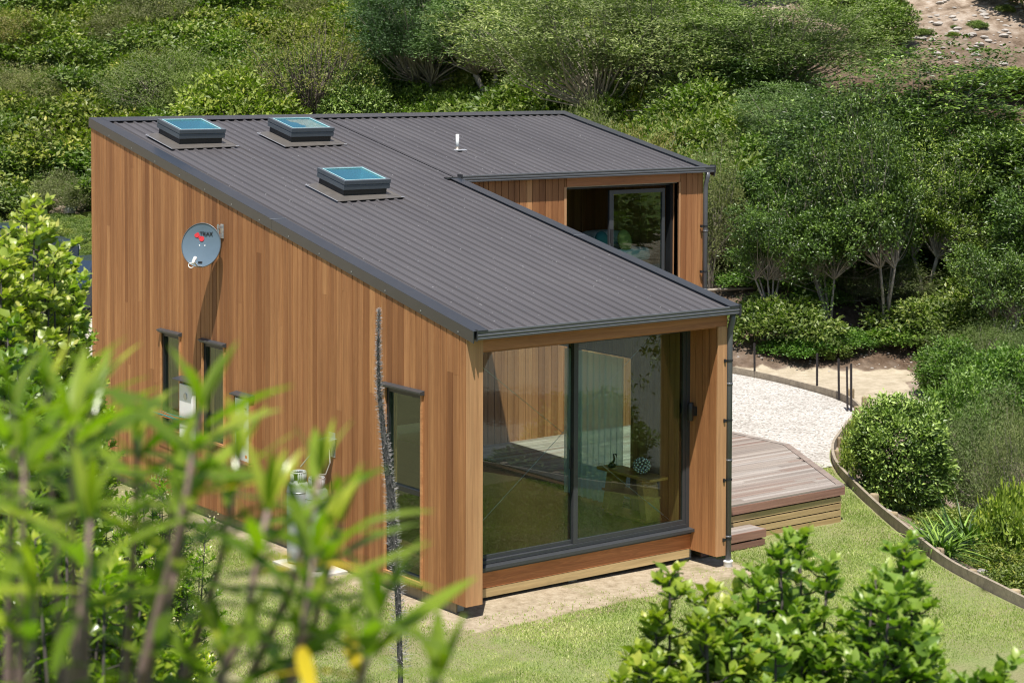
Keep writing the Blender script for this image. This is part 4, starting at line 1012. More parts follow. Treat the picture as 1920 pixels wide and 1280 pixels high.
def crown_mesh(name, seed, Rx, Rz, zc, tips, per, leaf, lw, spread, matn, zmin=-.35, shell=.55, lobes=.28, upn=.9, flat=.6, squash=1.0, light=.0):
    """leaf sprays gathered at twig tips spread through a lobed crown"""
    rng = np.random.default_rng(seed)
    D = rdirs(rng, tips, zmin); k_ = rng.normal(0, 1, (7, 3)); ph = rng.uniform(0, 6.28, 7)
    lob = 1+lobes*np.sum(np.sin(D @ k_.T*2.6+ph), 1)/3.0
    rad = (shell+(1-shell)*rng.random(tips)**.6)*lob
    C = D*np.array([Rx, Rx, Rz])*rad[:, None]+np.array([0, 0, zc])
    cidx = np.repeat(np.arange(tips), per); n = len(cidx)
    off = rng.normal(0, 1, (n, 3))*np.array([1, 1, flat])*(spread*rng.uniform(.6, 1.3, tips)[cidx])[:, None]
    P = C[cidx]+off; out = unit(C[cidx]-np.array([0, 0, zc-.3*Rz]))
    T = unit(out*.35+unit(off)*.6+rng.normal(0, .65, (n, 3))*[1, 1, .6]); Nn = unit(np.array([0, 0, upn])+out*.45+rng.normal(0, .55, (n, 3)))
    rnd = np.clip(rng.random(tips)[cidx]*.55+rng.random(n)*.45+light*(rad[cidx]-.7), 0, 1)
    Ln = leaf*rng.uniform(.7, 1.3, n)
    V, F, rr_ = diamond_leaves(P, T, Nn, Ln, Ln*lw, rnd)
    return fast_mesh(name, V, F, rr_, [M[matn]]), C
def trunk_mesh(name, seed, C, zc, Rz, base_r, matn, nb=60, stems=1, lean=.3, fork=.35):
    rng = random.Random(seed); k = MB(); nC = len(C); heads = []
    for s_ in range(stems):
        a = rng.uniform(0, 6.28); l_ = lean*rng.uniform(.3, 1)*(1 if stems > 1 else .5)
        h = max(.3, zc*fork+Rz*.2); p0 = Vector((math.cos(a)*.12*(stems > 1), math.sin(a)*.12*(stems > 1), -.3)); p1 = Vector((math.cos(a)*l_*h*.5, math.sin(a)*l_*h*.5, h*.5)); p2 = Vector((math.cos(a)*l_*h*1.1, math.sin(a)*l_*h*1.1, h))
        k.tube([p0, p1, p2], [base_r*1.15, base_r*.85, base_r*.62], 8); heads.append(p2)
    for j in range(nb):
        c = Vector(C[rng.randrange(nC)]); h = min(heads, key=lambda q: (q-c).length+rng.uniform(0, 1.5)); mid = h.lerp(c, .5)+Vector((rng.uniform(-.2, .2), rng.uniform(-.2, .2), rng.uniform(-.35, .05)))*(c-h).length*.45
        rr_ = base_r*rng.uniform(.16, .42); k.tube([h, h.lerp(mid, .5)+Vector((rng.uniform(-.1, .1), rng.uniform(-.1, .1), 0)), mid, c], [rr_, rr_*.8, rr_*.55, rr_*.18], 5, cap=False)
    me = bpy.data.meshes.new(name); me.from_pydata(k.V, [], k.F); me.materials.append(M[matn])
    for p in me.polygons: p.use_smooth = True
    me.update(); return me
LIB = {}
def species(key, variants, crown, trunk):
    LIB[key] = []
    for i in range(variants):
        me, C = crown(i); LIB[key].append((me, trunk(i, C)))
# key: (height the mesh reaches, radius)
DIM = {'bush': (2.1, 1.35), 'wattle': (8.2, 4.2), 'gloss': (8.5, 3.3), 'scrub': (3.2, 2.2), 'olive': (4.6, 2.7), 'round': (1.95, .98), 'under': (1.2, 1.3)}
species('bush', 4, lambda i: crown_mesh('crown', 100+i, 1.3, 1.15, .85, 300, 38, .12, .55, .135, 'leaf_bush', zmin=-.6, shell=.62, lobes=.30), lambda i, C: trunk_mesh('trunk', 200+i, C, .8, 1.1, .05, 'bark', 40, 3))
species('wattle', 3, lambda i: crown_mesh('crown', 110+i, 4.1, 3.0, 5.0, 1200, 50, .155, .28, .27, 'leaf_wattle', zmin=-.55, shell=.38, lobes=.50, upn=.7, flat=.38, light=.3), lambda i, C: trunk_mesh('trunk', 210+i, C, 5.0, 3.0, .17, 'bark_pale', 150, 4, .5))
species('gloss', 3, lambda i: crown_mesh('crown', 120+i, 3.0, 3.9, 5.0, 760, 30, .20, .46, .25, 'leaf_gloss', zmin=-.5, shell=.30, lobes=.75), lambda i, C: trunk_mesh('trunk', 220+i, C, 4.6, 3.8, .10, 'bark_pale', 130, 5, .5, .45))
species('scrub', 3, lambda i: crown_mesh('crown', 130+i, 2.1, 1.7, 1.5, 520, 36, .12, .24, .19, 'leaf_scrub', zmin=-.6, shell=.45, lobes=.35), lambda i, C: trunk_mesh('trunk', 230+i, C, 1.5, 1.7, .07, 'bark_pale', 170, 4, .6))
species('olive', 1, lambda i: crown_mesh('crown', 140+i, 2.6, 1.9, 2.6, 900, 9, .085, .5, .13, 'leaf_olive', zmin=-.4, shell=.55, lobes=.2), lambda i, C: trunk_mesh('trunk', 240+i, C, 2.0, 1.9, .11, 'bark', 240, 3, .6, .3))
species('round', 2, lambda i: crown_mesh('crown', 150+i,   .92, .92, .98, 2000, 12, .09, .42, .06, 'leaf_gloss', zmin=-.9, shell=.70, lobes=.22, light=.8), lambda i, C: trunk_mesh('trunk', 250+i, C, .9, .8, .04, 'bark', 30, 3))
species('under', 3, lambda i: crown_mesh('crown', 160+i, 1.3, .75, .35, 190, 34, .13, .58, .14, 'leaf_bush', zmin=-.2, shell=.6, lobes=.3), lambda i, C: trunk_mesh('trunk', 260+i, C, .3, .7, .03, 'bark', 20, 3))
CNT = {}
def plant(key, name, label, cat, px, d, top, width, tint=(1, 1, 1), group=None, rot=None, matn=None, sink=0, asp=None):
    """place a plant: picture column and distance give its plan position; its height and width are the real ones seen"""
    i = CNT.get(key, 0); CNT[key] = i+1; cm, tm = LIB[key][i % len(LIB[key])]
    h0, r0 = DIM[key]
    if asp:      # stand it where the slope lets it reach that height at its natural proportions
        dd = np.arange(d, d+34, .25); xy = [XY(px, q) for q in dd]; hz = height(np.array([a for a, _ in xy]), np.array([b for _, b in xy]))
        need = h0/r0*width/2/FP*dd*asp; err = np.abs(CAM[2]-(top-HRZ)/FP*dd-hz-need); d = float(dd[np.argmin(err)])
    x, y = XY(px, d); zb = H(x, y)-sink; ztop = CAM[2]-(top-HRZ)/FP*d
    sz = max(.35, (ztop-zb)/h0); sx = width/2/FP*d/r0
    e = empty(name, (x, y, zb), label, cat, group, rz=random.uniform(0, 6.28) if rot is None else rot)
    e.scale = (sx, sx, sz)
    t = bpy.data.objects.new('trunk', tm); COL.objects.link(t); t.parent = e
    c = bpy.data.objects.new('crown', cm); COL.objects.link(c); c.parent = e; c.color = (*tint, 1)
    return e
G = (1, 1, 1)
HB = 'shrubs on the hillside behind the roof'; HT = 'trees on the slope beyond the wing'; GT = 'glossy leaved trees at the foot of the slope'
# left hillside
plant('olive', 'sparse_tree', 'thin yellowish round headed tree with bare branches showing above the roof', 'tree', 572, 70, 22, 270, (1, 1, 1), asp=1.15)
plant('round', 'round_shrub', 'smooth dense bright green dome shrub peeping over the ridge', 'shrub', 672, 66, 133, 150, (1.1, 1.15, 1.1), sink=.3, asp=1.15)
plant('bush', 'tall_shrub', 'dark glossy bush shading the bank left of the far house corner', 'shrub', 50, 80, 215, 260, (.8, .85, .8), HB, asp=1.15)
plant('bush', 'tall_shrub', 'mid green bush just beside the upper wall corner', 'shrub', 195, 82, 225, 130, (1.0, 1.0, .9), HB, asp=1.15)
plant('scrub', 'grey_shrub', 'olive green airy shrub above the first skylight', 'shrub', 300, 80, 88, 230, (.75, .95, .7), HB, asp=1.15)
plant('bush', 'tall_shrub', 'yellow green leafy shrub directly above the two upper skylights', 'shrub', 450, 73, 145, 230, (1.5, 1.35, 1.0), HB, asp=1.15)
plant('scrub', 'grey_shrub', 'dusty green shrub between first skylight and the yellow green shrub', 'shrub', 375, 78, 110, 190, (.65, .95, .6), HB, asp=1.15)
plant('bush', 'tall_shrub', 'dark upright shrub beside the bare topped tree', 'shrub', 440, 80, 65, 90, (1.0, 1.1, .8), HB, asp=1.15)
plant('bush', 'tall_shrub', 'low leafy shrub right of the smooth dome shrub', 'shrub', 765, 66, 165, 130, (1.2, 1.3, 1), HB, asp=1.15)
plant('bush', 'tall_shrub', 'low leafy shrub above the middle of the ridge', 'shrub', 850, 64, 172, 150, (1.3, 1.3, .9), HB, asp=1.15)
# wattles
plant('wattle', 'wattle_tree', 'dark bluish green wattle with layered sprays left of the big grey green one', 'tree', 790, 72, -70, 330, (0.45, 0.61, 0.52), HT, asp=1.0)
plant('wattle', 'wattle_tree', 'dark wattle reaching the top edge above the ridge middle', 'tree', 930, 68, -90, 330, (0.53, 0.72, 0.52), HT, asp=1.0)
plant('wattle', 'wattle_tree', 'large spreading grey green wattle with forked grey branches above the far roof corner', 'tree', 1170, 60, -60, 520, (0.76, 0.85, 0.76), HT, asp=1.0)
plant('wattle', 'wattle_tree', 'broad feathery wattle filling the slope between the roof end and the bare scree', 'tree', 1440, 58, -10, 480, (0.67, 0.85, 0.72), HT, asp=1.0)
plant('scrub', 'twiggy_shrub', 'dry olive brown twiggy shrub hugging the far roof corner', 'shrub', 1100, 50, 205, 190, (0.68, 0.78, 0.56), HT)
plant('scrub', 'twiggy_shrub', 'pale dry scrub bush leaning over the sloping barge', 'shrub', 1220, 48, 232, 210, (0.83, 0.90, 0.66), HT)
plant('scrub', 'twiggy_shrub', 'straw coloured scrub beside the end of the upper gutter', 'shrub', 1335, 46, 275, 150, (0.76, 0.86, 0.66), HT)
plant('wattle', 'wattle_tree', 'lower wattle with fine foliage right of the upper downpipe', 'tree', 1490, 51, 165, 330, (0.69, 0.85, 0.66), HT)
# glossy trees on the right
plant('gloss', 'broadleaf_tree', 'tall olive leaved tree with leafy top under the scree', 'tree', 1740, 52, 165, 400, (0.95, 1.14, 0.65), GT)
plant('gloss', 'broadleaf_tree', 'dense tree with long pale leaning trunks at the picture right edge', 'tree', 1900, 47, 180, 330, (0.90, 1.09, 0.65), GT)
plant('gloss', 'broadleaf_tree', 'dark glossy tree shading the path beyond the steel posts', 'tree', 1600, 50, 250, 280, (0.69, 0.90, 0.55), GT)
plant('gloss', 'broadleaf_tree', 'slim young tree with bright leaves standing above the round shrub', 'tree', 1740, 44.5, 410, 200, (0.99, 1.18, 0.71), GT)
plant('gloss', 'broadleaf_tree', 'leafy young tree below the pale trunks at the right', 'tree', 1880, 42, 500, 170, (0.82, 1.04, 0.58), GT)
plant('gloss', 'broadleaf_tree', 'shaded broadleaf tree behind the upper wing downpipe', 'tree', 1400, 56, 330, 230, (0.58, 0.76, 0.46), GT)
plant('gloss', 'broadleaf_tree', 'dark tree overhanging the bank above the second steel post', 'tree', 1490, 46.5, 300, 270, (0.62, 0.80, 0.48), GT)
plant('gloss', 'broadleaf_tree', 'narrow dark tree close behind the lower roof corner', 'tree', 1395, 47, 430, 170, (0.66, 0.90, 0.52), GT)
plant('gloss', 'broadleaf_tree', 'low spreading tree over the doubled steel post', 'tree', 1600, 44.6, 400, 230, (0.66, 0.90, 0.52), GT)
plant('gloss', 'broadleaf_tree', 'leafy tree between the overhanging tree and the slim young tree', 'tree', 1670, 45.5, 300, 240, (0.82, 1.04, 0.61), GT)
plant('gloss', 'broadleaf_tree', 'bushy tree filling the gap left of the pale leaning trunks', 'tree', 1815, 46, 290, 250, (0.78, 0.99, 0.58), GT)
plant('gloss', 'broadleaf_tree', 'tree with dense crown cut by the right edge above the feathery shrubs', 'tree', 1975, 43.5, 330, 260, (0.82, 1.04, 0.61), GT)
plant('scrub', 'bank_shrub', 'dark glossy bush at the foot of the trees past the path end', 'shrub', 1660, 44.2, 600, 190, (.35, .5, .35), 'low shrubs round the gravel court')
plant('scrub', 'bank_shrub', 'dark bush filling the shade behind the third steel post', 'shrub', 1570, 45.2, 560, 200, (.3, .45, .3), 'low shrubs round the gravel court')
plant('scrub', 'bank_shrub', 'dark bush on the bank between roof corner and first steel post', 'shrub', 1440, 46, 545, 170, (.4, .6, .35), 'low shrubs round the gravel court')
plant('scrub', 'bank_shrub', 'dense bush behind the dark glossy shrub at the right', 'shrub', 1850, 41, 620, 200, (.5, .7, .45), 'low shrubs round the gravel court')
plant('scrub', 'bank_shrub', 'dense bush at the right edge behind the feathery shrubs', 'shrub', 1960, 39, 600, 200, (.5, .7, .45), 'low shrubs round the gravel court')
plant('gloss', 'broadleaf_tree', 'tall slim tree whose crown shades the brown bank past the steel posts', 'tree', 1665, 43.2, 250, 210, (0.82, 1.04, 0.58), GT)
plant('gloss', 'broadleaf_tree', 'slender dark tree rising behind the third steel post', 'tree', 1560, 43.4, 330, 190, (0.69, 0.96, 0.52), GT)
plant('gloss', 'broadleaf_tree', 'slender tree rising behind the first steel post', 'tree', 1450, 43.8, 380, 170, (0.69, 0.96, 0.52), GT)
plant('bush', 'bank_shrub', 'bright glossy shrub on the flat right of the path end', 'shrub', 1790, 38.5, 640, 130, (.9, 1.05, .8), 'low shrubs round the gravel court')
plant('bush', 'bank_shrub', 'glossy shrub tucked between the dark shrub and the right edge', 'shrub', 1880, 36.5, 660, 170, (.9, 1.1, .85), 'low shrubs round the gravel court')
plant('under', 'bank_shrub', 'low dark shrub at the path side left of the second steel post', 'shrub', 1500, 42.4, 668, 110, (.8, 1.1, .75), 'low shrubs round the gravel court')
plant('under', 'bank_shrub', 'low shrub on the bank between third and doubled steel posts', 'shrub', 1590, 42.6, 662, 100, (.7, 1.0, .7), 'low shrubs round the gravel court')
plant('under', 'bank_shrub', 'low shrub where the path runs into the shade of the trees', 'shrub', 1690, 42.8, 655, 120, (.7, .95, .65), 'low shrubs round the gravel court')
# low planting
LP_ = 'low shrubs round the gravel court'
plant('under', 'bank_shrub', 'low bright ground shrub on the bank just past the lower downpipe', 'shrub', 1400, 46, 575, 130, (.8, 1.1, .8), LP_)
plant('under', 'bank_shrub', 'leafy low shrub directly behind the second steel post', 'shrub', 1535, 44.5, 655, 90, (.9, 1.25, .9), LP_)
plant('under', 'bank_shrub', 'dark low shrub on the shaded bank between the steel posts', 'shrub', 1480, 47, 600, 120, (.6, .8, .6), LP_)
plant('round', 'round_shrub', 'big rounded glossy shrub beside the retaining edge', 'shrub', 1698, 30.0, 755, 192, (.80, 1.10, .95), sink=.1)
plant('bush', 'leafy_shrub', 'dark glossy shrub behind the big rounded one', 'shrub', 1795, 34, 705, 150, (.9, 1.1, .9), LP_)
plant('scrub', 'feathery_shrub', 'grey green feathery shrub right of the big rounded shrub', 'shrub', 1850, 31, 745, 200, (.75, .95, .75), LP_)
plant('scrub', 'feathery_shrub', 'paler feathery shrub at the right edge above the strappy clump', 'shrub', 1925, 29.5, 780, 150, (.9, 1.05, .9), LP_)
plant('under', 'leafy_shrub', 'spreading yellow green shrub right of the strappy clump', 'shrub', 1900, 27.5, 905, 130, (1.0, 1.2, .8), LP_)
plant('under', 'leafy_shrub', 'small sprig of shrub between retaining posts and rounded shrub', 'shrub', 1612, 31, 790, 60, (1.5, 1.5, 1.2), LP_)
# shrubs on the scree
plant('bush', 'scree_shrub', 'dark green shrub mound left of the bare scree', 'shrub', 1700, 74, -10, 150, (1.0, 1.15, .9), 'shrubs on the scree', asp=1.15)
plant('bush', 'scree_shrub', 'dense shrub hanging at the top right corner beside the scree', 'shrub', 1930, 70, -30, 130, (.85, 1.05, .8), 'shrubs on the scree', asp=1.15)
plant('bush', 'scree_shrub', 'bushy shrub at the top edge left of the scree', 'shrub', 1600, 78, -30, 130, (1.0, 1.15, .9), 'shrubs on the scree', asp=1.15)
plant('bush', 'scree_shrub', 'wide bright mound of shrub under the scree at the right edge', 'shrub', 1880, 60, 130, 200, (1.25, 1.3, 1.0), 'shrubs on the scree', asp=1.15)
# mirrored in the glass: planting past the lawn on the sunny side
RB = 'shrubs past the end of the lawn, mirrored in the glass'
def plant_at(key, name, label, cat, x, y, h, r_, tint, group=None):
    i = CNT.get(key, 0); CNT[key] = i+1; cm, tm = LIB[key][i % len(LIB[key])]
    e = empty(name, (x, y, H(x, y)), label, cat, group, rz=random.uniform(0, 6)); e.scale = (r_/DIM[key][1],)*2+(h/DIM[key][0],)
    t = bpy.data.objects.new('trunk', tm); COL.objects.link(t); t.parent = e
    c = bpy.data.objects.new('crown', cm); COL.objects.link(c); c.parent = e; c.color = (*tint, 1); return e
plant_at('bush', 'mirrored_shrub', 'round shrub mirrored in the middle of the garden glass', 'shrub', 10.5, -9.5, 1.6, 1.1, (.8, .9, .8), RB)
plant_at('bush', 'mirrored_shrub', 'wide shrub mirrored low in the garden glass', 'shrub', 8.5, -8.0, 1.2, 1.2, (.8, .9, .8), RB)
plant_at('gloss', 'mirrored_tree', 'dark leafy tree mirrored beside the right frame of the garden glass', 'tree', 16.5, -11, 6, 1.8, (.9, 1, .9), RB)
plant_at('gloss', 'mirrored_tree', 'dark tree mirrored at the meeting stile of the garden glass', 'tree', 13, -17, 6, 2.2, (.8, .9, .8), RB)
plant_at('bush', 'mirrored_shrub', 'far shrub mirrored at the top of the garden glass', 'shrub', 30, -26, 4, 5, (1, 1, .9), RB)
sheet('lower_drive', [(11, -4), (24, -9), (44, -24), (24, -34), (8, -16)], -1.50, M['asphalt'])

# ---- massed scrub, ivy and ground cover over the hillside (instances, one object each)
def instanced(name, label, cat, src, X, Y, S, tint, seed, zoff=0.0):
    rng = np.random.default_rng(seed); n = len(X); Z = height(X, Y)+zoff
    me = bpy.data.meshes.new(name); me.vertices.add(n); me.vertices.foreach_set('co', np.stack([X, Y, Z], 1).astype(np.float32).ravel())
    a = me.attributes.new('sc', 'FLOAT', 'POINT'); a.data.foreach_set('value', S.astype(np.float32))
    o = bpy.data.objects.new(name, me); COL.objects.link(o); tag(o, label, cat, kind='stuff')
    ng = bpy.data.node_groups.new(name, 'GeometryNodeTree')
    ng.interface.new_socket('Geometry', in_out='INPUT', socket_type='NodeSocketGeometry'); ng.interface.new_socket('Geometry', in_out='OUTPUT', socket_type='NodeSocketGeometry')
    gi = ng.nodes.new('NodeGroupInput'); go = ng.nodes.new('NodeGroupOutput'); ip = ng.nodes.new('GeometryNodeInstanceOnPoints')
    oi = ng.nodes.new('GeometryNodeObjectInfo'); oi.inputs[0].default_value = src; oi.transform_space = 'ORIGINAL'; oi.inputs['As Instance'].default_value = True
    rv = ng.nodes.new('FunctionNodeRandomValue'); rv.data_type = 'FLOAT_VECTOR'; rv.inputs[0].default_value = (-.15, -.15, 0); rv.inputs[1].default_value = (.15, .15, 6.28)
    na = ng.nodes.new('GeometryNodeInputNamedAttribute'); na.data_type = 'FLOAT'; na.inputs[0].default_value = 'sc'
    mp = ng.nodes.new('GeometryNodeMeshToPoints')
    l_ = ng.links.new; l_(gi.outputs[0], mp.inputs[0]); l_(mp.outputs[0], ip.inputs['Points']); l_(oi.outputs['Geometry'], ip.inputs['Instance'])
    l_(rv.outputs[0], ip.inputs['Rotation']); l_(na.outputs[0], ip.inputs['Scale']); l_(ip.outputs[0], go.inputs[0])
    md = o.modifiers.new('scatter', 'NODES'); md.node_group = ng
    return o
def hill_pts(n, seed, d0, d1, p0, p1, dens):
    rng = np.random.default_rng(seed); d = np.sqrt(rng.uniform(d0*d0, d1*d1, n)); px = rng.uniform(p0, p1, n)
    s_ = (px-960)/FP*d; X = CAM[0]+_fw[0]/math.cos(PIT)*d+_r[0]*s_; Y = CAM[1]+_fw[1]/math.cos(PIT)*d+_r[1]*s_
    keep = dens(px, d, X, Y) > rng.random(n); return X[keep], Y[keep], d[keep], rng
def bare_mask(px, d):
    z = height(*[np.asarray(v) for v in XYn(px, d)]); row = HRZ+(CAM[2]-z)/d*FP
    b = np.exp(-((px-1800+(row-80)*.75)/85)**2)*(row < 185)*(px > 1590)+np.exp(-((px-480)/120)**2-((row-0)/38)**2)+np.exp(-((px-650)/70)**2-((row-25)/25)**2)+np.exp(-((px-120)/80)**2-((row-385)/45)**2)+np.exp(-((px-300)/80)**2-((row-150)/20)**2)*.8+np.exp(-((px-150)/60)**2-((row-165)/14)**2)*.6
    return np.clip(b*2.3, 0, 1)
def XYn(px, d):
    s_ = (px-960)/FP*d; return CAM[0]+_fw[0]/math.cos(PIT)*d+_r[0]*s_, CAM[1]+_fw[1]/math.cos(PIT)*d+_r[1]*s_
def crown_only(key, i, tint, x, y, s_, name, label):
    o = bpy.data.objects.new(name, LIB[key][i][0]); COL.objects.link(o); o.location = (x, y, H(x, y)); o.scale = (s_,)*3; o.color = (*tint, 1); tag(o, label, 'shrub', HB); return o
a_, b_ = XY(240, 84); srcA = crown_only('under', 0, (1.45, 1.55, 1.05), a_, b_, 1, 'creeper_mound', 'bright green creeper mound high on the left hillside above the house corner')
a_, b_ = XY(40, 88); srcB = crown_only('under', 1, (1.1, 1.25, .9), a_, b_, 1, 'creeper_mound', 'dark creeper mound near the top left corner of the hillside')
a_, b_ = XY(700, 83); srcC = crown_only('bush', 2, (1.2, 1.2, .9), a_, b_, .8, 'hill_shrub', 'yellowish hillside shrub above the smooth dome shrub')
X, Y, d, rng = hill_pts(1300, 51, 73, 112, -650, 780, lambda px, d, X, Y: .95*(1-bare_mask(px, d)))
instanced('creeper_cover', 'mass of bright creeper and vine covering the left hillside', 'creeper', srcA, X, Y, rng.uniform(.5, 1.7, len(X)), G, 1, -.1)
X, Y, d, rng = hill_pts(520, 52, 74, 112, -650, 1000, lambda px, d, X, Y: .9*(1-bare_mask(px, d)))
instanced('dark_creeper_cover', 'darker scrub mixed through the left hillside creeper', 'creeper', srcB, X, Y, rng.uniform(.5, 1.3, len(X)), G, 2, -.1)
a_, b_ = XY(560, 92); srcD = bpy.data.objects.new('dry_shrub', LIB['scrub'][1][0]); COL.objects.link(srcD); srcD.location = (a_, b_, H(a_, b_)); srcD.color = (1.1, .95, .8, 1); srcD.scale = (.6, .6, .6); tag(srcD, 'dry twiggy shrub by the bare patch at the top of the left hillside', 'shrub', HB)
X, Y, d, rng = hill_pts(190, 57, 72, 112, -650, 1000, lambda px, d, X, Y: .9-.6*bare_mask(px, d))
instanced('dry_scrub_cover', 'dry twiggy olive scrub dotted over the left hillside', 'scrub', srcD, X, Y, rng.uniform(.35, .9, len(X)), G, 7, -.1)
X, Y, d, rng = hill_pts(620, 53, 62, 112, 700, 2600, lambda px, d, X, Y: .8*(1-bare_mask(px, d))*(1-.6*(d < 66)))
instanced('hillside_scrub', 'massed scrub on the upper slope behind the wattles', 'scrub', srcC, X, Y, rng.uniform(.8, 1.6, len(X)), G, 3, -.1)
X, Y, d, rng = hill_pts(700, 54, 42.4, 56, 1330, 2600, lambda px, d, X, Y: np.where(((px > 1560) & (px < 1720) & (d < 45)) | ((px < 1430) & (d > 43.5)), .05, .38))
instanced('slope_undergrowth', 'shaded undergrowth beneath the trees on the right slope', 'undergrowth', srcB, X, Y, rng.uniform(.4, .9, len(X)), G, 4, -.1)
X, Y, d, rng = hill_pts(500, 55, 59, 73, -60, 330, lambda px, d, X, Y: .8+0*px)
instanced('rough_grass_cover', 'low green weeds on the flat below the left bank', 'weeds', srcA, X, Y, rng.uniform(.12, .32, len(X)), G, 5, -.05)
X = RNG.uniform(8, 13.5, 420); Y = RNG.uniform(-4, 3.5, 420); e_ = edge_dist(X, Y); kk = (e_ > 1.0) & (e_ < 6) & ((Y-.62*(X-8)) < 1.0) & ~(((X-11.4)**2+(Y-3.0)**2) < 1.8)
instanced('ground_cover', 'leafy ground cover filling the dip beside the retaining edge', 'ground cover', srcA, X[kk], Y[kk], RNG.uniform(.22, .42, kk.sum()), G, 6, -.05)

sm = MB(); sm.lathe([(.001, -.3), (.8, -.1), (1, .15), (.7, .45), (.001, .6)], seg=7); so2 = sm.build('scree_stone', 'stone'); a_, b_ = XY(1745, 73); so2.location = (a_, b_, H(a_, b_)); so2.scale = (.22, .17, .14); tag(so2, 'largest pale boulder lying on the bare scree', 'boulder')
X, Y, d, rng = hill_pts(2600, 60, 62, 90, 1590, 1920, lambda px, d, X, Y: bare_mask(px, d))
instanced('scree_stones', 'pale stones scattered down the bare scree', 'stones', so2, X, Y, .03+.15*rng.random(len(X))**4, G, 8, -.01)
X, Y, d, rng = hill_pts(260, 62, 62, 90, 1590, 1920, lambda px, d, X, Y: bare_mask(px, d)*.45)
instanced('scree_weeds', 'small green tufts dotted over the bare scree', 'weeds', srcA, X, Y, .08+.2*rng.random(len(X)), G, 10, -.03)
X, Y, d, rng = hill_pts(170, 63, 48, 60, 930, 1420, lambda px, d, X, Y: .8+0*px)
instanced('slope_scrub', 'leafy scrub filling the slope beneath the wattles behind the roof', 'scrub', srcC, X, Y, rng.uniform(.7, 1.3, len(X)), G, 11, -.1)
X, Y, d, rng = hill_pts(500, 61, 41.6, 46, 1340, 1760, lambda px, d, X, Y: .6+0*px)
instanced('leaf_litter', 'fallen twigs and litter on the shaded bank', 'litter', so2, X, Y, .012+.03*rng.random(len(X))**2, G, 9, 0)
# strappy clump
def strappy(x, y, label, seed, R_=.5, n=260):
    rng = np.random.default_rng(seed); th = rng.uniform(0, 6.28, n); el = rng.uniform(.5, 1.35, n)
    T = np.stack([np.cos(th)*np.cos(el), np.sin(th)*np.cos(el), np.sin(el)], 1); P = rng.normal(0, .10, (n, 3)); P[:, 2] = 0
    V, F, rr_ = strip_leaves(P, T, np.tile([0, 0, 1.], (n, 1))+rng.normal(0, .1, (n, 3)), rng.uniform(.45, .75, n)*R_/.5, .035, rng.random(n), 5, .75, shape=lambda t: np.clip(1.15*(1-t**3), 0, 1), rng=rng)
    me = fast_mesh('strap_leaves', V, F, rr_, [M['leaf_gloss']], True); e = empty('strappy_plant', (x, y, H(x, y)), label, 'plant', 'strappy plants')
    o = bpy.data.objects.new('leaves', me); COL.objects.link(o); o.parent = e; o.color = (1.0, 1.3, .9, 1)
x, y = XY(1820, 27.5); strappy(x, y, 'dark strappy leaved clump right of the rounded shrub foot', 1, .62)
x, y = XY(1770, 26.3); strappy(x, y, 'small bright strappy clump beside the pale stones', 2, .42, 160)
# stones by the edging
for i, (px, d, s_, lab) in enumerate(((1722, 27.9, .10, 'flat pale stone outside the retaining edge nearest the strappy clump'), (1765, 27.3, .075, 'small pale stone tucked behind the retaining edge'), (1850, 26.4, .08, 'pale stone among ground cover near the frame edge'), (1672, 28.9, .07, 'brownish stone below the rounded shrub'))):
    x, y = XY(px, d); k = MB(); rg_ = random.Random(i)
    k.lathe([(.001, -.04), (1, .0), (1.1, .25), (.8, .5), (.001, .6)], seg=9); o = k.build('stone', 'stone', smooth=True)
    for v in o.data.vertices: v.co *= rg_.uniform(.85, 1.15)
    o.scale = (s_*1.3, s_, s_); o.rotation_euler[2] = rg_.uniform(0, 3); o.location = (x, y, H(x, y)); tag(o, lab, 'stone', 'stones outside the retaining edge')
# fallen branches behind the upper wing
for i, (px, row, d, ln_, rz_, lab) in enumerate(((1345, 485, 47, 1.1, .1, 'pale fallen log highest on the bank behind the downpipe'), (1355, 520, 46.5, 1.3, .35, 'long pale fallen branch in the middle of the bank'), (1360, 537, 46, 1.2, -.1, 'reddish fallen branch low on the bank'), (1350, 545, 45.5, 1.1, .0, 'pale stick lying lowest on the bank'))):
    x, y = XY(px, d); z = CAM[2]-(row-HRZ)/FP*d; k = MB(); a = -YAW*-1+rz_
    dx_, dy_ = math.cos(a)*ln_, math.sin(a)*ln_; k.tube([(-dx_, -dy_, -.05), (0, 0, .03), (dx_, dy_, .08)], [.045, .04, .025], 6); o = k.build('fallen_branch', 'bark_pale', smooth=True); o.location = (x, y, z); tag(o, lab, 'branch', 'fallen branches on the bank')

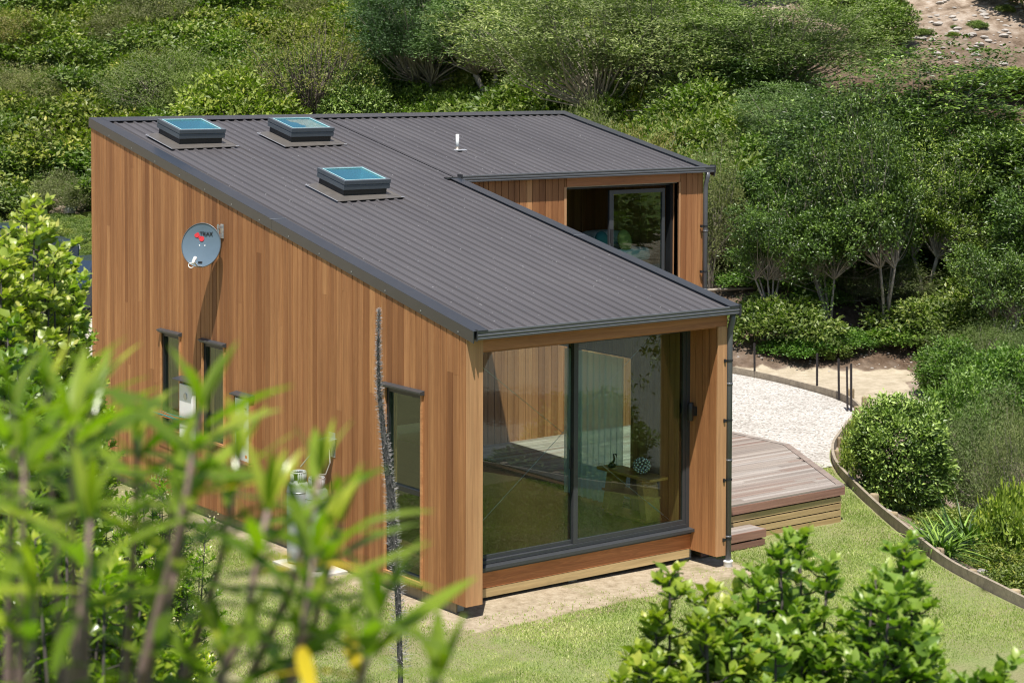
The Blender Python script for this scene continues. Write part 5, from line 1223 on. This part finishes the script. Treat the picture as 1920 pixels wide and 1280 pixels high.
# ---- shrubs in front of the house
def leafy_shrub(key, label, stems, matn, leaf, lw, seed, shape='wavy', stem_m='stem_dark', tint=G, dens=1.0, cat='shrub', group=None, tiplight=.5, name='leafy_shrub'):
    """stems: (px, row, d) tips; every stem carries side twigs with whorls of leaves"""
    rng = np.random.default_rng(seed); rr_ = random.Random(seed)
    bx = np.mean([XY(p, d)[0] for p, r_, d in stems]); by = np.mean([XY(p, d)[1] for p, r_, d in stems]); base = Vector((bx, by, H(bx, by)))
    e = empty(name, base, label, cat, group); k = MB(); P = []; T = []; Rn = []; Sz = []
    for (px, row, d) in stems:
        x, y = XY(px, d); tip = Vector((x, y, CAM[2]-(row-HRZ)/FP*d))-base; root = Vector((rr_.uniform(-.1, .1), rr_.uniform(-.1, .1), 0)); Ls = tip.length
        bend = Vector((tip.x*.75, tip.y*.75, tip.z*.45)); pts = [root, bend.lerp(root, .4), bend, bend.lerp(tip, .5)+Vector((rr_.uniform(-.03, .03), rr_.uniform(-.03, .03), 0)), tip]
        k.tube(pts, [.014, .012, .009, .006, .003], 6)
        nt_ = int(rr_.uniform(20, 28)*dens)
        # side twigs down the upper part of the stem
        ends = [(tip, Vector((0, 0, 1)), 1.0)]
        for j in range(nt_):
            f = (j/nt_)**1.05; q = tip.lerp(bend, f) if f < 1 else bend; a = j*2.4+rr_.uniform(-.4, .4); reach = (.05+.17*f)*rr_.uniform(.6, 1.2)*leaf/.05
            en = q+Vector((math.cos(a)*reach, math.sin(a)*reach, reach*.55)); k.tube([q, q.lerp(en, .5)+Vector((0, 0, -.01)), en], [.003, .0025, .0015], 4, cap=False); ends.append((en, (en-q).normalized(), 1-f*.9))
        for en, dr2, lt in ends:
            nl = rr_.randint(6, 10)
            for q in range(nl):
                a = q*2.4; up = q/nl; side = Vector((math.cos(a), math.sin(a), 0)); tdir = (side*(1-up*.6)+Vector((0, 0, .25+up*.8))+dr2*.5).normalized()
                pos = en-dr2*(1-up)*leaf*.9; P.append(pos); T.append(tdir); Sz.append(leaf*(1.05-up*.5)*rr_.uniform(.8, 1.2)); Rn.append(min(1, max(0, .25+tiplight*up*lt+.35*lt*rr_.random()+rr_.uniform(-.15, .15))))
    P = np.array(P); T = np.array(T); Sz = np.array(Sz); n = len(P); Nn = np.array([0, 0, 1.])+rng.normal(0, .35, (n, 3))
    shp = (lambda t: np.sin(np.pi*np.clip(t**.85*.97+.02, 0, 1))**.8) if shape == 'wavy' else None
    V, F, r2 = strip_leaves(P, T, Nn, Sz, Sz*lw, np.array(Rn), 4, .25, .12 if shape == 'wavy' else 0, shp, rng)
    me = fast_mesh('leaves', V, F, r2, [M[matn]], True); o = bpy.data.objects.new('leaves', me); COL.objects.link(o); o.parent = e; o.color = (*tint, 1)
    k.build('stems', stem_m, e, smooth=True)
    return e, P
rr = random.Random(77)
def fan(tips, n, spread, lo, hi, dspread):
    """extra lower stems round the named tips"""
    out = list(tips)
    for i in range(n):
        p, r_, d = rr.choice(tips); out.append((p+rr.uniform(-spread, spread), r_+rr.uniform(lo, hi), d+rr.uniform(-dspread, dspread)))
    return out
PG = 'wavy leaved shrubs in front of the lawn'
leafy_shrub('p', 'tallest middle wavy leaved green shrub in front of the lawn', fan([(1470, 1030, 5.8), (1507, 1015, 5.9), (1560, 1065, 5.8), (1430, 1090, 5.7), (1400, 1140, 5.6)], 58, 90, 50, 330, .3), 'leaf_pitto', .052, .62, 1, tint=(1.0, 1.10, 1.0), group=PG)
leafy_shrub('p', 'wavy leaved shrub with one long leader right of the tallest one', fan([(1705, 1030, 5.6), (1685, 1090, 5.6), (1645, 1125, 5.5), (1722, 1115, 5.6), (1610, 1150, 5.7)], 46, 60, 60, 300, .3), 'leaf_pitto', .052, .62, 2, tint=(1.0, 1.10, 1.0), group=PG)
leafy_shrub('p', 'wavy leaved shrub nearest the house corner left of the tallest one', fan([(1262, 1085, 5.5), (1330, 1125, 5.6), (1235, 1165, 5.5), (1370, 1135, 5.7), (1400, 1175, 5.6)], 48, 70, 60, 280, .3), 'leaf_pitto', .052, .62, 3, tint=(1.0, 1.10, 1.0), group=PG)
leafy_shrub('p', 'small wavy leaved shrub top at the bottom right corner', fan([(1890, 1275, 5.2), (1862, 1290, 5.2)], 6, 30, 10, 120, .2), 'leaf_pitto', .058, .62, 4, tint=(1.0, 1.10, 1.0), group=PG)
LG = 'light green shrubs left of the house'
leafy_shrub('l', 'tall light green shrub nearest the far house wall corner', fan([(118, 495, 9.2), (138, 555, 9.3), (80, 570, 9.0), (100, 515, 9.2)], 36, 26, 20, 150, .35), 'leaf_pitto', .060, .6, 5, tint=(1.4, 1.25, 1.6), group=LG)
leafy_shrub('l', 'highest light green shrub with pale yellow shoots at the picture side', fan([(48, 388, 8.8), (72, 392, 8.8), (20, 450, 8.6), (90, 440, 8.9)], 44, 45, 30, 280, .35), 'leaf_pitto', .060, .6, 6, tint=(1.5, 1.3, 1.9), group=LG)
leafy_shrub('l', 'light green shrub cut by the left edge below the highest one', fan([(5, 500, 8.2), (40, 560, 8.2), (-20, 470, 8.2)], 36, 50, 20, 260, .35), 'leaf_pitto', .062, .6, 7, tint=(1.35, 1.25, 1.5), group=LG)
leafy_shrub('l', 'darker green shrub low behind the blurred oleander', fan([(30, 680, 7.6), (90, 700, 7.8), (10, 620, 7.7), (110, 770, 7.9)], 40, 45, 10, 260, .35), 'leaf_pitto', .060, .55, 8, tint=(.85, .95, .8), group=LG)
leafy_shrub('d', 'bright green long leaved shrub filling the lower left corner', fan([(40, 960, 5.0), (120, 990, 5.1), (10, 1020, 4.9), (200, 1060, 5.2), (260, 1120, 5.2)], 40, 80, 10, 300, .35), 'leaf_olean', .060, .38, 9, shape='plain', tint=(1.25, 1.25, 1.2))
ef, PF = leafy_shrub('f', 'shrub with creamy flower clusters between the oleander and the house wall', fan([(300, 905, 12.4), (265, 930, 12.2), (340, 940, 12.5), (250, 980, 12.2)], 34, 45, 10, 190, .3), 'leaf_olean', .058, .36, 10, shape='plain', tint=(1.0, 1.05, .9), name='flowering_shrub')
rng = np.random.default_rng(5); idx = rng.choice(len(PF), 260); C = PF[idx]; ci = np.repeat(np.arange(260), 22); n = len(ci)
Pf = C[ci]+rng.normal(0, .022, (n, 3))+[0, 0, .03]; V, F, r2 = diamond_leaves(Pf, rng.normal(0, 1, (n, 3)), rng.normal(0, 1, (n, 3)), .014, .012, rng.random(n))
o = bpy.data.objects.new('blossom', fast_mesh('blossom', V, F, r2, [M['flower']])); COL.objects.link(o); o.parent = ef
leafy_shrub('f', 'small leafy shrub below the flowering one at the lawn edge', fan([(640, 1000, 13), (290, 1190, 9), (330, 1200, 9.2)][1:], 14, 50, 5, 120, .3), 'leaf_olean', .05, .4, 12, shape='plain', tint=(1.3, 1.3, 1.1))
leafy_shrub('f', 'little light green bush at the foot of the long wall', fan([(690, 560, 17)][:0]+[(172, 700, 13.5), (188, 712, 13.5)], 8, 10, 5, 90, .2), 'leaf_pitto', .06, .5, 13, tint=(1.1, 1.1, 1))

# ---- oleander close to the camera, out of focus
def oleander():
    rng = np.random.default_rng(21); rr_ = random.Random(21)
    shoots = [(375, 775, 2.15), (500, 965, 2.1), (165, 985, 2.0), (345, 985, 2.2), (600, 900, 2.25), (640, 990, 2.3), (130, 800, 2.2), (40, 860, 2.1), (20, 770, 2.3), (590, 1050, 2.05), (715, 1165, 2.1), (825, 1290, 2.2), (60, 1130, 2.0), (290, 1180, 2.3), (255, 830, 2.3), (450, 860, 2.3), (85, 740, 2.45), (420, 1240, 2.1), (170, 760, 2.5), (560, 1200, 2.2), (330, 880, 2.35)]
    bx, by = XY(230, 1.7); base = Vector((bx, by, H(bx, by))); e = empty('oleander', base, 'blurred close oleander with long lance leaves across the lower left', 'shrub')
    k = MB(); P = []; T = []; Nn = []; Sz = []; Rn = []; PO = []
    for (px, row, d) in shoots:
        d = d*.74; x, y = XY(px, d); tip = Vector((x, y, CAM[2]-(row-HRZ)/FP*d))-base
        bxx, byy = XY(60+(px-60)*.62+rr_.uniform(-60, 60), d+.05); low = Vector((bxx, byy, CAM[2]-(1500-HRZ)/FP*d))-base
        kn = Vector((tip.x*.75+low.x*.25, tip.y*.75+low.y*.25, tip.z-.10)); k.tube([Vector((rr_.uniform(-.08, .08), rr_.uniform(-.08, .08), 0)), low, kn.lerp(low, .4), kn, tip], [.009, .006, .0044, .0034, .002], 8)
        ax = (tip-kn).normalized(); L0 = rr_.uniform(.082, .108)
        for wh_ in range(5):
            c = tip-ax*(.0+.019*wh_)
            for j in range(3 if wh_ else 4):
                a = wh_*1.05+j*2.094+rr_.uniform(-.25, .25); side = Vector((math.cos(a), math.sin(a), 0)); el = (1.2, .75, .5, .3, .1)[wh_]+rr_.uniform(-.2, .2)
                t_ = side*math.cos(el)+Vector((0, 0, 1))*math.sin(el); P.append(c); T.append(t_); Nn.append(Vector((0, 0, 1))-side*.4+Vector((rr_.uniform(-.4, .4), rr_.uniform(-.4, .4), 0))); Sz.append(L0*(.6, .95, 1.05, 1.05, .95)[wh_]*rr_.uniform(.85, 1.15))
                Rn.append(rr_.random()*.8+(.2 if wh_ == 0 else 0)); PO.append(wh_ >= 3 and px > 280 and rr_.random() < .12)
    P, T, Nn, Sz, Rn, PO = map(np.array, (P, T, Nn, Sz, Rn, PO))
    shp = lambda t: np.sin(np.pi*np.clip(t*.97+.02, 0, 1))**.75
    for nm, msk, mt in (('leaves', ~PO, 'leaf_olean'), ('yellowing_leaves', PO, 'leaf_olean_old')):
        V, F, r2 = strip_leaves(P[msk], T[msk], Nn[msk], Sz[msk], Sz[msk]*.145, Rn[msk], 7, .22, 0, shp, rng)
        o = bpy.data.objects.new(nm, fast_mesh(nm, V, F, r2, [M[mt]], True)); COL.objects.link(o); o.parent = e; o.color = (1.2, 1.12, .85, 1)
    k.build('stems', 'stem_olean', e, smooth=True)
oleander()

# ---- tall dead flower stalk
def stalk():
    d = 14.0; pts = []
    for px, row in ((752, 1420), (752, 1278), (747, 1130), (737, 1000), (733, 930), (722, 840), (711, 740), (709, 660), (711, 580)):
        x, y = XY(px, d); pts.append(Vector((x, y, CAM[2]-(row-HRZ)/FP*d)))
    x, y = pts[0].x, pts[0].y; base = Vector((x, y, H(x, y))); e = empty('dead_flower_stalk', base, 'tall thin dead grey flower spike standing before the corner window', 'plant')
    k = MB(); pts = [base]+pts; rel = [p-base for p in pts]; k.tube(rel, [.022, .021, .02, .023, .028, .030, .022, .014, .009, .003], 10); k.build('spike', 'echium', e, smooth=True)
    rng = np.random.default_rng(3); P = []; T = []; L_ = []
    for i in range(4200):
        f = rng.random()**.9; f = 2+f*(len(rel)-3); j = int(f); p = rel[j].lerp(rel[min(j+1, len(rel)-1)], f-j); t_ = rng.uniform(0, 6.28)
        hfrac = (f-2)/(len(rel)-3); ln_ = (.075-.045*hfrac)*rng.uniform(.4, 1.1)*(1 if f > 2.4 else 1.3)
        v = np.array([math.cos(t_), math.sin(t_), rng.uniform(-.1, .9)]); P.append(np.array(p)+v*.02*(1-hfrac)); T.append(v); L_.append(ln_)
    P = np.array(P); T = np.array(T); L_ = np.array(L_); Nn = rng.normal(0, 1, P.shape)
    V, F, r2 = diamond_leaves(P, T, Nn, L_, .0035, rng.random(len(P))); o = bpy.data.objects.new('bracts', fast_mesh('bracts', V, F, r2, [M['echium_pale']])); COL.objects.link(o); o.parent = e
stalk()
